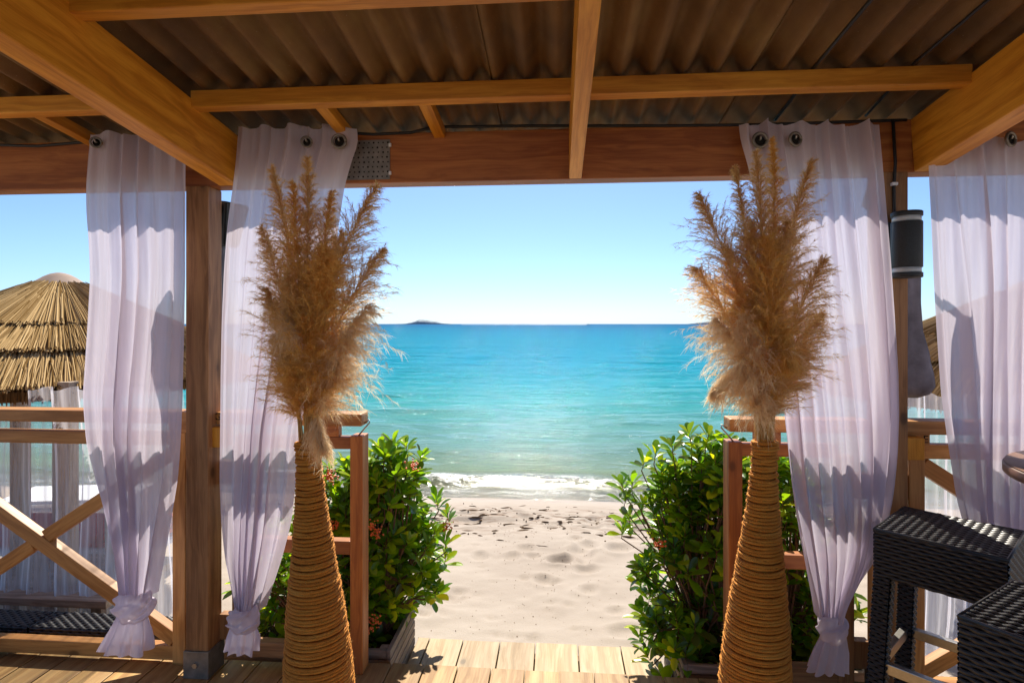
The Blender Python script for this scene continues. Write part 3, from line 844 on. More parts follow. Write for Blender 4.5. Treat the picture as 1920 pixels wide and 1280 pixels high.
# yellow stop blocks beside the posts (one carries a pencilled letter on the rail above it)
box("stop_block", (-1.492, FY0 - 0.045, 0.970), (-1.418, FY0 + 0.02, 1.056), M['rafter'], gl, 0.004)
box("stop_block", (1.350, FY0 - 0.045, 0.970), (1.424, FY0 + 0.02, 1.056), M['rafter'], rp, 0.004)
def letter(ch, px, py, Y, size, parent):
    cu = bpy.data.curves.new("letter", 'FONT')
    cu.body = ch; cu.size = size; cu.extrude = 0.0006; cu.align_x = 'CENTER'; cu.align_y = 'CENTER'
    tmp = bpy.data.objects.new("letter_tmp", cu)
    COL.objects.link(tmp)
    dg = bpy.context.evaluated_depsgraph_get()
    me = bpy.data.meshes.new_from_object(tmp.evaluated_get(dg))
    bpy.data.objects.remove(tmp)
    me.materials.clear(); me.materials.append(M['ink'])
    o = bpy.data.objects.new("letter_mark", me)
    p = Py(px, py, Y)
    link(o, parent, Matrix.Translation(p) @ Matrix.Rotation(R(90), 4, 'X'))
    return o
letter("G", 408, 781, FY0 - 0.0215, 0.045, gl)
letter("E", 1736, 824, FY0 - 0.0045, 0.042, rp)

# ================================================================== CURTAINS
CY = 2.24
def curtain(outline, knot_y, tail, label, seed, folds, eyelets, Y=CY, name="curtain"):
    """outline: rows (photo y, left x, right x) from the heading to the knot; tail: rows below it."""
    rr = random.Random(seed)
    p0 = Py(outline[0][1], outline[0][0], Y)
    root = thing(name, (p0.x, Y, 0), label, "curtain", "white sheer curtains knotted near the floor")
    L = [(y, l) for y, l, r in outline]; Rr = [(y, r) for y, l, r in outline]
    y0, y1 = outline[0][0], outline[-1][0]
    rows, cols = 110, 200
    phs = [rr.uniform(0, 6.28) for _ in range(8)]
    V, Fc = [], []
    for j in range(rows + 1):
        t = j / rows
        py = y0 + (y1 - y0) * t
        lx = sinterp(L, py); rx = sinterp(Rr, py)
        A, B = Py(lx, py, Y), Py(rx, py, Y)
        w = (B - A).length
        for i in range(cols + 1):
            s = i / cols
            # folds wander a little on the way down and crowd together towards the knot
            sw = s + 0.018 * math.sin(phs[0] + 5 * t + 7 * s) * (s * (1 - s) * 4)
            ph = 2 * math.pi * folds * (s + 0.10 * mnoise.noise(Vector((s * 3.5, t * 1.0, seed))) + 0.02 * math.sin(3 * t + phs[1]))
            d = math.sin(ph) + 0.25 * math.sin(2 * ph + phs[2] + 2 * t) + 1.1 * mnoise.noise(Vector((s * 7, t * 1.4, seed + 9))) + 0.6 * mnoise.noise(Vector((s * 24, t * 1.6, seed + 4))) + 0.22 * mnoise.noise(Vector((s * 60, t * 4.0, seed + 6)))
            amp = 0.016 * (0.75 + 0.5 * math.sin(s * 9 + phs[3])) + 0.012 * t
            # gathered bulge round the middle as the cloth is drawn to the knot
            bulge = 0.075 * t * t * math.cos((s - 0.5) * math.pi)
            shear = 0.35 * amp * math.cos(ph)
            topw = 0.012 * math.exp(-t * 30) * math.sin(ph * 0.5 + phs[4])
            p = A.lerp(B, min(1, max(0, sw)))
            edge = min(1.0, min(s, 1 - s) * 14)
            V.append((p.x + shear * edge, Y - amp * d - bulge * 0.6 - 0.005, p.z + topw * 0.8))
    n = cols + 1
    for j in range(rows):
        for i in range(cols):
            k = j * n + i
            Fc.append((k, k + n, k + n + 1, k + 1))
    fab = mesh_obj("fabric", V, Fc, M['sheer'], root, smooth=True)
    # knot: a fat twisted wrap of cloth
    ya, yb, kl, kr = knot_y
    A, B = Py(kl, ya, Y), Py(kr, ya, Y)
    c = (A + B) / 2; rad = (B - A).length / 2
    zt, zb = c.z, Py((kl + kr) / 2, yb, Y).z
    V, Fc = [], []
    nr, ns = 36, 56
    for j in range(nr + 1):
        t = j / nr
        prof = (0.62 + 0.42 * math.sin(math.pi * min(1, t * 1.02)) ** 0.7)
        for i in range(ns):
            a = 2 * math.pi * i / ns
            q = mnoise.noise(Vector((math.cos(a + 2.2 * t) * 1.6, math.sin(a + 2.2 * t) * 1.6, t * 3.4 + seed)))
            cre = abs(math.sin(2.0 * a + 5.5 * t + phs[5])) ** 0.5
            r = rad * prof * (0.80 + 0.20 * cre + 0.34 * q)
            V.append((c.x + r * math.cos(a), Y - 0.045 + r * 0.8 * math.sin(a), zt + (zb - zt) * t + 0.015 * q))
    for j in range(nr):
        for i in range(ns):
            i2 = (i + 1) % ns
            Fc.append((j * ns + i, j * ns + i2, (j + 1) * ns + i2, (j + 1) * ns + i))
    mesh_obj("knot", V, Fc, M['sheer'], root, smooth=True)
    # tail: flared pleated skirt under the knot
    V, Fc = [], []
    rows2, ns = 26, 160
    for j in range(rows2 + 1):
        t = j / rows2
        py = tail[0][0] + (tail[-1][0] - tail[0][0]) * t
        l = interp([(a, b) for a, b, q in tail], py); r_ = interp([(a, q) for a, b, q in tail], py)
        A, B = Py(l, py, Y), Py(r_, py, Y)
        c2 = (A + B) / 2; hw = (B - A).length / 2
        for i in range(ns + 1):
            a = 2 * math.pi * i / ns
            ple = 1 + (0.10 + 0.13 * t) * math.sin(9 * a + phs[6] + 0.8 * t) + 0.08 * mnoise.noise(Vector((math.cos(a) * 3, math.sin(a) * 3, t * 2 + seed)))
            hem = 0.020 * t * mnoise.noise(Vector((math.cos(a) * 2.2, math.sin(a) * 2.2, seed + 3)))
            V.append((c2.x + hw * ple * math.cos(a), Y - 0.045 + hw * 0.55 * ple * math.sin(a), A.z + hem))
    for j in range(rows2):
        for i in range(ns):
            k = j * (ns + 1) + i
            Fc.append((k, k + ns + 1, k + ns + 2, k + 1))
    mesh_obj("tail", V, Fc, M['sheer'], root, smooth=True)
    # metal eyelets with the hook each one hangs on
    for ex, ey, er, tilt in eyelets:
        p = Py(ex, ey, Y - 0.028)
        rad = er / F_PX * 2.3
        ring = [(p.x + rad * math.cos(2 * math.pi * k / 24) * math.cos(tilt), Y - 0.034 + rad * math.cos(2 * math.pi * k / 24) * math.sin(tilt), p.z + rad * math.sin(2 * math.pi * k / 24)) for k in range(25)]
        e = tube("eyelet", ring, rad * 0.24, M['zinc'], root, 8)
        disc = [(p.x + rad * 0.78 * math.cos(2 * math.pi * k / 16) * math.cos(tilt), Y - 0.030 + rad * 0.78 * math.cos(2 * math.pi * k / 16) * math.sin(tilt), p.z + rad * 0.78 * math.sin(2 * math.pi * k / 16)) for k in range(16)]
        mesh_obj("eyelet_hole", disc, [tuple(range(16))], M['hole'], e)
        tube("hook", [(p.x, PF + 0.02, p.z + 0.004), (p.x, Y - 0.04, p.z + 0.002), (p.x, Y - 0.044, p.z + 0.012)], 0.0035, M['steel'], root, 6)
    return root

curtain([(250, 172, 352), (290, 168, 352), (350, 164, 351), (400, 165, 351), (450, 170, 350), (520, 174, 350), (600, 171, 347), (680, 166, 343), (745, 161, 340), (830, 167, 334), (900, 184, 328), (960, 200, 318), (1020, 214, 308), (1065, 226, 300), (1112, 238, 291)],
        (1100, 1152, 231, 297), [(1138, 240, 288), (1165, 228, 292), (1202, 212, 293)],
        "white sheer curtain with knotted end hanging left of the weathered post, before the thatch parasol", 3, 6, [(182, 268, 9, 0.5), (320, 270, 9, 0.6)])
curtain([(238, 447, 668), (262, 445, 674), (300, 443, 660), (350, 439, 646), (420, 432, 636), (500, 427, 624), (600, 423, 606), (700, 421, 585), (800, 420, 563), (900, 419, 553), (980, 422, 543), (1050, 428, 524), (1100, 438, 507), (1140, 446, 493)],
        (1128, 1172, 441, 497), [(1160, 447, 489), (1182, 441, 495), (1206, 438, 492)],
        "white sheer curtain between the post and the plume vase, one eyelet corner flopping over beam", 11, 7, [(576, 267, 9, 0.5), (637, 266, 12, 0.1)])
curtain([(232, 1386, 1646), (258, 1387, 1648), (310, 1400, 1651), (400, 1416, 1656), (500, 1430, 1664), (600, 1443, 1672), (700, 1455, 1679), (780, 1465, 1681), (850, 1473, 1678), (920, 1482, 1670), (980, 1493, 1659), (1040, 1506, 1640), (1090, 1518, 1608), (1125, 1527, 1585), (1152, 1532, 1570)],
        (1142, 1192, 1523, 1576), [(1178, 1530, 1572), (1205, 1519, 1576), (1241, 1509, 1573)],
        "white sheer curtain with knotted end hanging against the post that carries the lamp", 23, 8, [(1424, 264, 12, 0.1), (1490, 262, 11, 0.3)])
curtain([(262, 1738, 2040), (330, 1740, 2040), (420, 1745, 2035), (520, 1750, 2030), (620, 1756, 2020), (740, 1763, 2005), (830, 1775, 1985), (930, 1791, 1960), (1020, 1815, 1930), (1090, 1842, 1905), (1140, 1858, 1890)],
        (1130, 1180, 1845, 1900), [(1168, 1850, 1895), (1200, 1840, 1902), (1240, 1834, 1908)],
        "white sheer curtain behind the black wicker stools and round table", 37, 7, [(1893, 262, 11, 0.4)])

# ================================================================== VASES AND PLUMES
def plume(root, base, tip, width, mat, seed, dens=1.0, droop=0.35):
    """feathery panicle: fine ribbons curving off a rachis"""
    rr = random.Random(seed)
    base, tip = Vector(base), Vector(tip)
    ax = tip - base
    Lp = ax.length
    side = ax.cross(Vector((0, 0, 1)))
    side = side.normalized() if side.length > 1e-4 else Vector((1, 0, 0))
    bow = Vector((ax.x, ax.y, 0)) * -0.18 + side * rr.uniform(-0.03, 0.03)
    def axis(t):
        return base + ax * t + bow * (4 * t * (1 - t)) * 0.5
    V, Fc = [], []
    nb = int(195 * dens * (0.35 + Lp / 0.75))
    down = Vector((0, 0, -1))
    def ribbon(pts, w0, w1, sw):
        b = len(V)
        m = len(pts) - 1
        for s, c in enumerate(pts):
            ww = w0 + (w1 - w0) * s / m
            V.append(c - sw * ww); V.append(c + sw * ww)
        for s in range(m):
            k = b + s * 2
            Fc.append((k, k + 1, k + 3, k + 2))
    for i in range(nb):
        t = ((i + rr.random()) / nb) ** 1.08
        p = axis(t)
        tg = (axis(min(1, t + 0.02)) - axis(max(0, t - 0.02))).normalized()
        a = i * 2.399 + rr.uniform(-0.5, 0.5)
        e1 = tg.cross(Vector((0.3, 0.8, 0.5))).normalized(); e2 = tg.cross(e1)
        rad = e1 * math.cos(a) + e2 * math.sin(a)
        prof = (0.45 + 0.55 * math.sin(math.pi * min(1, t * 0.8 + 0.14))) * (1 - 0.72 * (max(0, t - 0.45) / 0.55) ** 1.3)
        Ls = width * prof * (0.8 + 1.2 * rr.random() ** 1.6) * 1.4
        sp = rr.uniform(0.18, 0.58) * (1 - 0.35 * t * t)
        d = (tg * (1 - sp * 0.4) + rad * sp).normalized()
        dr = droop * rr.uniform(0.5, 1.3)
        pts = [p + d * (Ls * q) + down * (dr * Ls * q * q) + rad * (0.14 * Ls * q * q) for q in (0, 0.25, 0.5, 0.75, 1.0)]
        sw = d.cross(Vector((rr.uniform(-1, 1), rr.uniform(-1, 1), rr.uniform(-1, 1)))).normalized()
        ribbon(pts, 0.0009, 0.0003, sw)
        for _ in range(rr.randint(38, 52)):
            q = rr.random() ** 0.8
            i0 = min(3, int(q * 4)); c = pts[i0].lerp(pts[i0 + 1], q * 4 - i0)
            td = (pts[i0 + 1] - pts[i0]).normalized()
            dd = (td * rr.uniform(0.8, 1.6) + Vector((rr.gauss(0, 1), rr.gauss(0, 1), rr.gauss(0, 1))) * 0.58).normalized()
            ln = rr.uniform(0.014, 0.044) * (0.7 + width / 0.09 * 0.4) * (1.1 - 0.35 * q) * (1.08 - 0.55 * t * t)
            hw = dd.cross(Vector((rr.uniform(-1, 1), rr.uniform(-1, 1), rr.uniform(-1, 1)))).normalized()
            w0 = rr.uniform(0.0004, 0.0009)
            ribbon([c, c + dd * ln * 0.5 + down * ln * 0.06, c + dd * ln + down * ln * 0.30 * (0.5 + droop)], w0, w0 * 0.25, hw)
    o = mesh_obj("plume", V, Fc, mat, root, stuff=True)
    V, Fc = tube_geo([axis(k / 6) for k in range(7)], [0.0028 * (1 - 0.8 * k / 6) for k in range(7)], 5)
    mesh_obj("rachis", V, Fc, M['stalk'], o)
    return o

def vase(px_top, px_bot, d_top, label, plabel, plist, seed):
    dref = 1.95
    rt = (px_top - 960) / F_PX * dref
    rb = (px_bot - 960) / F_PX * dref
    top = Cd(rt, dref, EYE - 214 / F_PX * dref)
    bot = Cd(rb, dref, 0.0)
    ax = (top - bot)
    H = ax.length
    prof = [(0.0, 0.094), (0.06, 0.108), (0.14, 0.1145), (0.24, 0.1125), (0.34, 0.106), (0.44, 0.096), (0.54, 0.083), (0.64, 0.0685), (0.72, 0.0575), (0.80, 0.0475), (0.88, 0.0405), (0.94, 0.0375), (1.0, 0.0365)]
    root = thing("rope_vase", bot, label, "vase", "rope wound floor vases")
    n = 48
    V, Fc = [], []
    def R0(t): return sinterp(prof, min(1, max(0, t)))
    for j in range(41):
        t = j / 40
        c = bot + ax * t
        for k in range(n):
            a = 2 * math.pi * k / n
            r = R0(t) - 0.009
            V.append((c.x + r * math.cos(a), c.y + r * math.sin(a), c.z))
    for j in range(40):
        for k in range(n):
            k2 = (k + 1) % n
            Fc.append((j * n + k, j * n + k2, (j + 1) * n + k2, (j + 1) * n + k))
    Fc.append(tuple(range(n))[::-1])
    mesh_obj("vase_body", V, Fc, M['rope'], root, smooth=True)
    # one long rope wound from foot to lip
    rr = random.Random(seed)
    pitch = 0.0114
    turns = int((H - 0.012) / pitch)
    sg = 56
    V, Fc = [], []
    m = 6
    tot = turns * sg
    jit = [rr.uniform(-0.0027, 0.0027) for _ in range(turns * 9 + 20)]
    for i in range(tot + 1):
        tn = i / sg
        a = 2 * math.pi * tn
        q = tn * 9
        jj = jit[int(q)] * (1 - q % 1) + jit[int(q) + 1] * (q % 1)
        z = 0.006 + tn * pitch + jj * 0.9 + 0.0022 * math.sin(a * 0.5 + tn * 0.35) * math.sin(tn * 0.13)
        t = z / H
        lip = 0.0025 if tn > turns - 3 else 0
        r = R0(t) - 0.001 + jj + lip
        c = bot + ax * t
        rad = Vector((math.cos(a), math.sin(a), 0))
        for k in range(m):
            b = 2 * math.pi * k / m + i * 0.35
            rr_ = 0.0064 * (1 + 0.10 * math.cos(3 * b))
            V.append(c + rad * (r + rr_ * math.cos(b)) + Vector((0, 0, rr_ * math.sin(b))))
    for i in range(tot):
        for k in range(m):
            k2 = (k + 1) % m
            Fc.append((i * m + k, i * m + k2, (i + 1) * m + k2, (i + 1) * m + k))
    mesh_obj("rope_winding", V, Fc, M['rope'], root, smooth=True)
    # loose hemp fibres
    V, Fc = [], []
    for _ in range(700):
        t = rr.random(); a = rr.uniform(0, 6.283)
        c = bot + ax * t + Vector((math.cos(a), math.sin(a), 0)) * (R0(t) + 0.004)
        d = Vector((math.cos(a + rr.uniform(-1.2, 1.2)), math.sin(a + rr.uniform(-1.2, 1.2)), rr.uniform(-0.6, 0.6))).normalized() * rr.uniform(0.006, 0.018)
        s = Vector((-math.sin(a), math.cos(a), 0)) * 0.0005
        k = len(V)
        V += [c - s, c + s, c + d]; Fc.append((k, k + 1, k + 2))
    mesh_obj("rope_fibres", V, Fc, M['stalk'], root, stuff=True)
    # the bouquet
    bq = thing("pampas_bouquet", top, plabel, "dried grass", "bouquets of dried pampas plumes")
    depth0 = top.y
    for i, (bx, by, tx, ty, dy, w, mt) in enumerate(plist):
        b = Py(bx, by, depth0 + dy * 0.35); tp = Py(tx, ty, depth0 + dy)
        plume(bq, b, tp, w * 1.08 / F_PX * dref, M[mt], seed * 100 + i, droop=0.75 if mt == 'pampas_cream' else 0.35)
        if ty < by:
            s0 = top + Vector((rr.uniform(-0.022, 0.022), rr.uniform(-0.022, 0.022), -0.12))
            mid = s0.lerp(b, 0.5) + Vector((0, 0, 0.02))
            V, Fc = tube_geo([s0, mid, b + (tp - b) * 0.05], [0.0038, 0.0036, 0.003], 6)
            mesh_obj("stalk", V, Fc, M['stalk'], bq, smooth=True)
    for _ in range(12):
        a = rr.uniform(0, 6.28); r = rr.uniform(0.005, 0.03)
        s0 = top + Vector((r * math.cos(a), r * math.sin(a), -0.12)); s1 = top + Vector((r * 1.3 * math.cos(a), r * 1.3 * math.sin(a), rr.uniform(0.12, 0.26)))
        V, Fc = tube_geo([s0, s1], [0.0036, 0.003], 6)
        mesh_obj("stalk", V, Fc, M['stalk'], bq, smooth=True)
G, T, C_ = 'pampas_gold', 'pampas_tan', 'pampas_cream'
LEFT = [(562, 640, 511, 318, 0.03, 30, T), (566, 640, 549, 345, -0.03, 30, G), (577, 640, 577, 300, 0.0, 32, T), (590, 640, 622, 365, 0.05, 38, G), (598, 610, 704, 352, 0.02, 46, T),
        (602, 680, 716, 470, 0.06, 46, T), (604, 720, 690, 575, -0.04, 46, C_), (560, 690, 492, 430, 0.05, 36, T), (556, 730, 500, 545, -0.06, 40, T), (556, 765, 520, 640, -0.02, 38, T),
        (588, 770, 602, 470, -0.10, 60, G), (596, 780, 655, 625, -0.08, 50, C_), (575, 785, 568, 600, -0.12, 46, G), (585, 720, 640, 440, 0.1, 50, G), (572, 760, 540, 520, -0.1, 44, T),
        (588, 790, 628, 690, -0.06, 42, T), (565, 790, 545, 690, -0.1, 38, G), (538, 562, 552, 625, -0.14, 18, C_), (598, 775, 613, 838, -0.06, 17, C_), (612, 585, 612, 470, -0.14, 24, G)]
RIGHT = [(1422, 640, 1379, 318, 0.02, 28, T), (1436, 620, 1418, 288, -0.03, 32, T), (1440, 560, 1448, 262, 0.03, 20, G), (1450, 640, 1520, 308, 0.02, 40, T), (1410, 640, 1312, 368, 0.0, 48, T),
         (1408, 690, 1306, 505, 0.05, 48, T), (1412, 730, 1345, 600, -0.05, 46, C_), (1460, 700, 1543, 490, -0.02, 44, T), (1455, 750, 1538, 590, 0.03, 42, T), (1438, 770, 1440, 450, -0.11, 60, G),
         (1420, 785, 1398, 590, -0.09, 52, C_), (1448, 650, 1476, 420, -0.08, 46, T), (1430, 760, 1365, 470, 0.05, 50, G), (1440, 790, 1470, 640, -0.08, 42, T), (1425, 795, 1385, 690, -0.04, 42, C_),
         (1446, 780, 1505, 660, 0.02, 40, T), (1372, 690, 1336, 735, -0.04, 14, C_), (1470, 600, 1480, 690, -0.15, 20, G), (1432, 640, 1410, 420, -0.06, 44, T)]
vase(577, 606, 1.95, "tall rope-wound vase standing on the deck beside the gate post of the berry bush", "bouquet of dried golden pampas plumes with one cream tuft hanging beside the vase neck", LEFT, 5)
vase(1435, 1408, 1.95, "tall rope-wound vase standing on the deck beside the gate post nearest the stools", "bouquet of dried tan pampas plumes before the curtain at the lamp post", RIGHT, 9)

# ================================================================== PLANTERS AND BUSHES
def planter(x0, x1, y0, y1, label):
    t = thing("planter_box", ((x0 + x1) / 2, (y0 + y1) / 2, -0.3), label, "planter", "slatted grey planter boxes beside the step")
    n = 8
    z0, z1 = -0.33, 0.03
    hh = (z1 - z0) / n
    for i in range(n):
        za = z0 + i * hh; zb = za + hh - 0.007
        box("slat", (x0, y0, za), (x0 + 0.02, y1, zb), M['planter'], t, 0.003)
        box("slat", (x1 - 0.02, y0, za), (x1, y1, zb), M['planter'], t, 0.003)
        box("slat", (x0 + 0.021, y0, za), (x1 - 0.021, y0 + 0.02, zb), M['planter'], t, 0.003)
        box("slat", (x0 + 0.021, y1 - 0.02, za), (x1 - 0.021, y1, zb), M['planter'], t, 0.003)
    for cx in (x0 + 0.04, x1 - 0.04):
        for cy_ in (y0 + 0.04, y1 - 0.04):
            box("corner_post", (cx - 0.018, cy_ - 0.018, z0), (cx + 0.018, cy_ + 0.018, z1 - 0.01), M['planter'], t, 0.002)
    V, Fc = [], []
    m = 18
    for i in range(m + 1):
        for j in range(m + 1):
            x_ = x0 + 0.012 + (x1 - x0 - 0.024) * i / m; y_ = y0 + 0.012 + (y1 - y0 - 0.024) * j / m
            V.append((x_, y_, -0.055 + 0.03 * mnoise.noise(Vector((x_ * 9, y_ * 9, 3)))))
    for i in range(m):
        for j in range(m):
            k = i * (m + 1) + j
            Fc.append((k, k + m + 1, k + m + 2, k + 1))
    mesh_obj("soil", V, Fc, M['soil'], t, smooth=True)
    return t
planter(-1.58, -0.752, 2.52, 2.97, "grey slatted planter box holding the bush with orange berries")
planter(0.545, 1.36, 2.52, 2.97, "grey slatted planter box holding the larger bush on the stools' side")

def leaf_mesh(seed):
    rr = random.Random(seed)
    L = 1.0
    cols = [(0.0, 0.03), (0.2, 0.10), (0.45, 0.185), (0.7, 0.205), (0.88, 0.14), (1.0, 0.015)]
    V, Fc = [], []
    curl = rr.uniform(0.05, 0.22)
    for s, w in cols:
        z = -curl * (s - 0.35) ** 2
        V += [(s, -w, z + 0.07 * w / 0.2), (s, 0, z), (s, w, z + 0.07 * w / 0.2)]
    for i in range(len(cols) - 1):
        for k in range(2):
            a = i * 3 + k
            Fc.append((a, a + 1, a + 4, a + 3))
    return V, Fc
LEAVES = [leaf_mesh(i) for i in range(4)]
LEAF_ME = []
for V, Fc in LEAVES:
    me = bpy.data.meshes.new("leaf"); me.from_pydata(V, [], Fc); me.update(); me.materials.append(M['leaf'])
    me.polygons.foreach_set("use_smooth", [True] * len(me.polygons))
    LEAF_ME.append(me)

def bush(blobs, base_pts, ntips, label, seed, extra_tips, berries):
    rr = random.Random(seed)
    c0 = Vector(base_pts[0])
    t = thing("evergreen_bush", (c0.x, c0.y, -0.06), label, "bush", "glossy green bushes flanking the step")
    tips = []
    tries = 0
    while len(tips) < ntips and tries < 60000:
        tries += 1
        bx, by, bz, rx, ry, rz = blobs[rr.randrange(len(blobs))]
        u = Vector((rr.gauss(0, 1), rr.gauss(0, 1), rr.gauss(0, 1))).normalized()
        k = rr.uniform(0.62, 1.0) if rr.random() < 0.85 else rr.uniform(0.2, 0.62)
        p = Vector((bx + u.x * rx * k, by + u.y * ry * k, bz + u.z * rz * k))
        if p.z < -0.03 and k < 0.8: continue
        if p.z < -0.22: continue
        if p.y < FY1 + 0.07: continue
        # nothing grows through the slatted side towards the step below its rim
        if any((p - q[0]).length < 0.046 for q in tips): continue
        out = (p - Vector((bx, by, bz - 0.25)))
        out = out.normalized()
        out = (out + Vector((0, 0, 0.55)) + Vector((rr.uniform(-.25, .25), rr.uniform(-.25, .25), rr.uniform(-.2, .2)))).normalized()
        tips.append((p, out))
    for p in extra_tips:
        tips.append((Vector(p), Vector((rr.uniform(-.3, .3), rr.uniform(-.3, .1), 1)).normalized()))
    # twigs
    V, Fc = [], []
    for p, o in tips:
        b = min(base_pts, key=lambda q: (Vector((q[0], q[1], 0)) - Vector((p.x, p.y, 0))).length + rr.uniform(0, 0.15))
        b = Vector(b)
        m = b.lerp(p, 0.55) + Vector((rr.uniform(-.03, .03), rr.uniform(-.03, .03), 0.05))
        m2 = p - o * 0.07
        tube_geo([b, b.lerp(m, 0.5) + Vector((0, 0, 0.03)), m, m2, p], [0.006, 0.005, 0.004, 0.003, 0.002], 5, V, Fc, cap=False)
    mesh_obj("twigs", V, Fc, M['twig'], t, smooth=True, stuff=True)
    for b in base_pts:
        tube("trunk", [Vector(b) - Vector((0, 0, 0.02)), Vector(b) + Vector((rr.uniform(-.02, .02), rr.uniform(-.02, .02), 0.25)), Vector(b) + Vector((rr.uniform(-.06, .06), rr.uniform(-.06, .06), 0.55))], [0.013, 0.011, 0.006], M['twig'], t, 7)
    mats = []
    for p, o in tips:
        ring = 0
        nl = rr.randint(9, 13)
        e1 = o.cross(Vector((0.21, 0.5, 0.33))).normalized(); e2 = o.cross(e1)
        a0 = rr.uniform(0, 6.28)
        for k in range(nl):
            a = a0 + k * 2.399
            f = k / nl                                  # 0 outer, 1 inner young leaf
            el = 0.15 + 0.95 * f + rr.uniform(-0.2, 0.2)
            rad = e1 * math.cos(a) + e2 * math.sin(a)
            d = (rad * math.cos(el) + o * math.sin(el)).normalized()
            L = rr.triangular(0.050, 0.132, 0.092) * (1 - 0.38 * f)
            org = p - o * (0.055 * (1 - f)) + rad * 0.004
            side = o.cross(d).normalized() if o.cross(d).length > 1e-3 else e1
            up = d.cross(side).normalized()
            side = (side + up * rr.uniform(-0.35, 0.35)).normalized()
            up = d.cross(side)
            if up.dot(o) < 0: up = -up; side = -side
            Mx = Matrix(((d.x * L, side.x * L, up.x * L, org.x), (d.y * L, side.y * L, up.y * L, org.y), (d.z * L, side.z * L, up.z * L, org.z), (0, 0, 0, 1)))
            mats.append((Mx, org, rr.randrange(4)))
    # the leaves that show largest stand singly
    blx = np.array([(b[0], b[1], b[2]) for b in blobs]).mean(0)
    def show(m):
        p = m[1]
        return (p - Vector((0, 0, EYE))).length - 0.25 * (p.z)
    mats.sort(key=show)
    for Mx, org, k in mats[:300]:
        o = bpy.data.objects.new("leaf", LEAF_ME[k])
        link(o, t, Mx)
    V, Fc = [], []
    for Mx, org, k in mats[300:]:
        b = len(V)
        V += [Mx @ Vector(v) for v in LEAVES[k][0]]
        Fc += [tuple(b + q for q in f) for f in LEAVES[k][1]]
    mesh_obj("foliage", V, Fc, M['leaf'], t, smooth=True, stuff=True)
    for p in berries:
        V, Fc = [], []
        for _ in range(26):
            c = Vector(p) + Vector((rr.gauss(0, 0.014), rr.gauss(0, 0.012), rr.gauss(0, 0.013)))
            r = rr.uniform(0.004, 0.0068)
            b = len(V)
            V += [c + Vector(q) * r for q in ((1, 0, 0), (-1, 0, 0), (0, 1, 0), (0, -1, 0), (0, 0, 1), (0, 0, -1))]
            Fc += [(b, b + 2, b + 4), (b + 2, b + 1, b + 4), (b + 1, b + 3, b + 4), (b + 3, b, b + 4), (b + 2, b, b + 5), (b + 1, b + 2, b + 5), (b + 3, b + 1, b + 5), (b, b + 3, b + 5)]
        mesh_obj("berry_cluster", V, Fc, M['berry'], t, smooth=True)
    return t
def W(px, py, Y): return tuple(Py(px, py, Y))
bush([(-0.92, 2.84, 0.50, 0.26, 0.26, 0.40), (-0.88, 2.82, 0.72, 0.20, 0.20, 0.18), (-1.08, 2.76, 0.62, 0.22, 0.18, 0.22), (-0.80, 2.92, 0.30, 0.22, 0.24, 0.34), (-1.10, 2.78, 0.30, 0.30, 0.22, 0.40), (-1.36, 2.76, 0.22, 0.24, 0.20, 0.34), (-0.95, 2.78, 0.16, 0.22, 0.18, 0.24)],
     [(-0.98, 2.74, -0.06), (-1.25, 2.72, -0.06), (-0.86, 2.80, -0.06)], 330, "glossy green bush with orange berry clusters and a red flower at its outer edge", 4,
     [W(817, 935, 2.95), W(838, 960, 2.95), W(800, 985, 2.95), W(833, 1010, 2.9), W(836, 1040, 2.9), W(780, 1020, 2.85), W(805, 1065, 2.85), W(770, 1085, 2.8), W(815, 1100, 2.8), W(790, 850, 2.9), W(760, 830, 2.9), W(735, 822, 2.85), W(712, 838, 2.8)],
     [W(614, 888, 2.58), W(698, 986, 2.52), W(775, 872, 2.6), W(705, 1162, 2.52), W(838, 985, 2.9), W(692, 1178, 2.54), W(628, 985, 2.58), W(706, 998, 2.53), W(622, 896, 2.58)])
bush([(0.78, 2.86, 0.52, 0.28, 0.28, 0.42), (0.80, 2.84, 0.78, 0.20, 0.20, 0.18), (1.02, 2.76, 0.66, 0.22, 0.18, 0.24), (0.60, 2.90, 0.62, 0.15, 0.16, 0.22), (0.65, 2.88, 0.28, 0.26, 0.26, 0.38), (0.95, 2.80, 0.34, 0.34, 0.24, 0.44), (0.62, 2.74, 0.02, 0.26, 0.20, 0.28), (1.18, 2.74, 0.22, 0.22, 0.18, 0.30)],
     [(0.80, 2.74, -0.06), (1.05, 2.72, -0.06), (0.68, 2.78, -0.06)], 380, "large glossy green bush spilling over its planter with a bare forked branch", 8,
     [W(1165, 905, 3.0), W(1185, 900, 3.0), W(1175, 930, 3.0), W(1180, 965, 3.0), W(1170, 985, 2.95), W(1205, 940, 2.95), W(1210, 860, 2.95), W(1230, 845, 2.9), W(1200, 1085, 2.85), W(1215, 1050, 2.85), W(1220, 1110, 2.8), W(1225, 1160, 2.75), W(1240, 1200, 2.7), W(1265, 1225, 2.65), W(1290, 1235, 2.62), W(1290, 808, 2.85), W(1330, 812, 2.8), W(1260, 830, 2.85)],
     [W(1238, 1020, 2.64)])

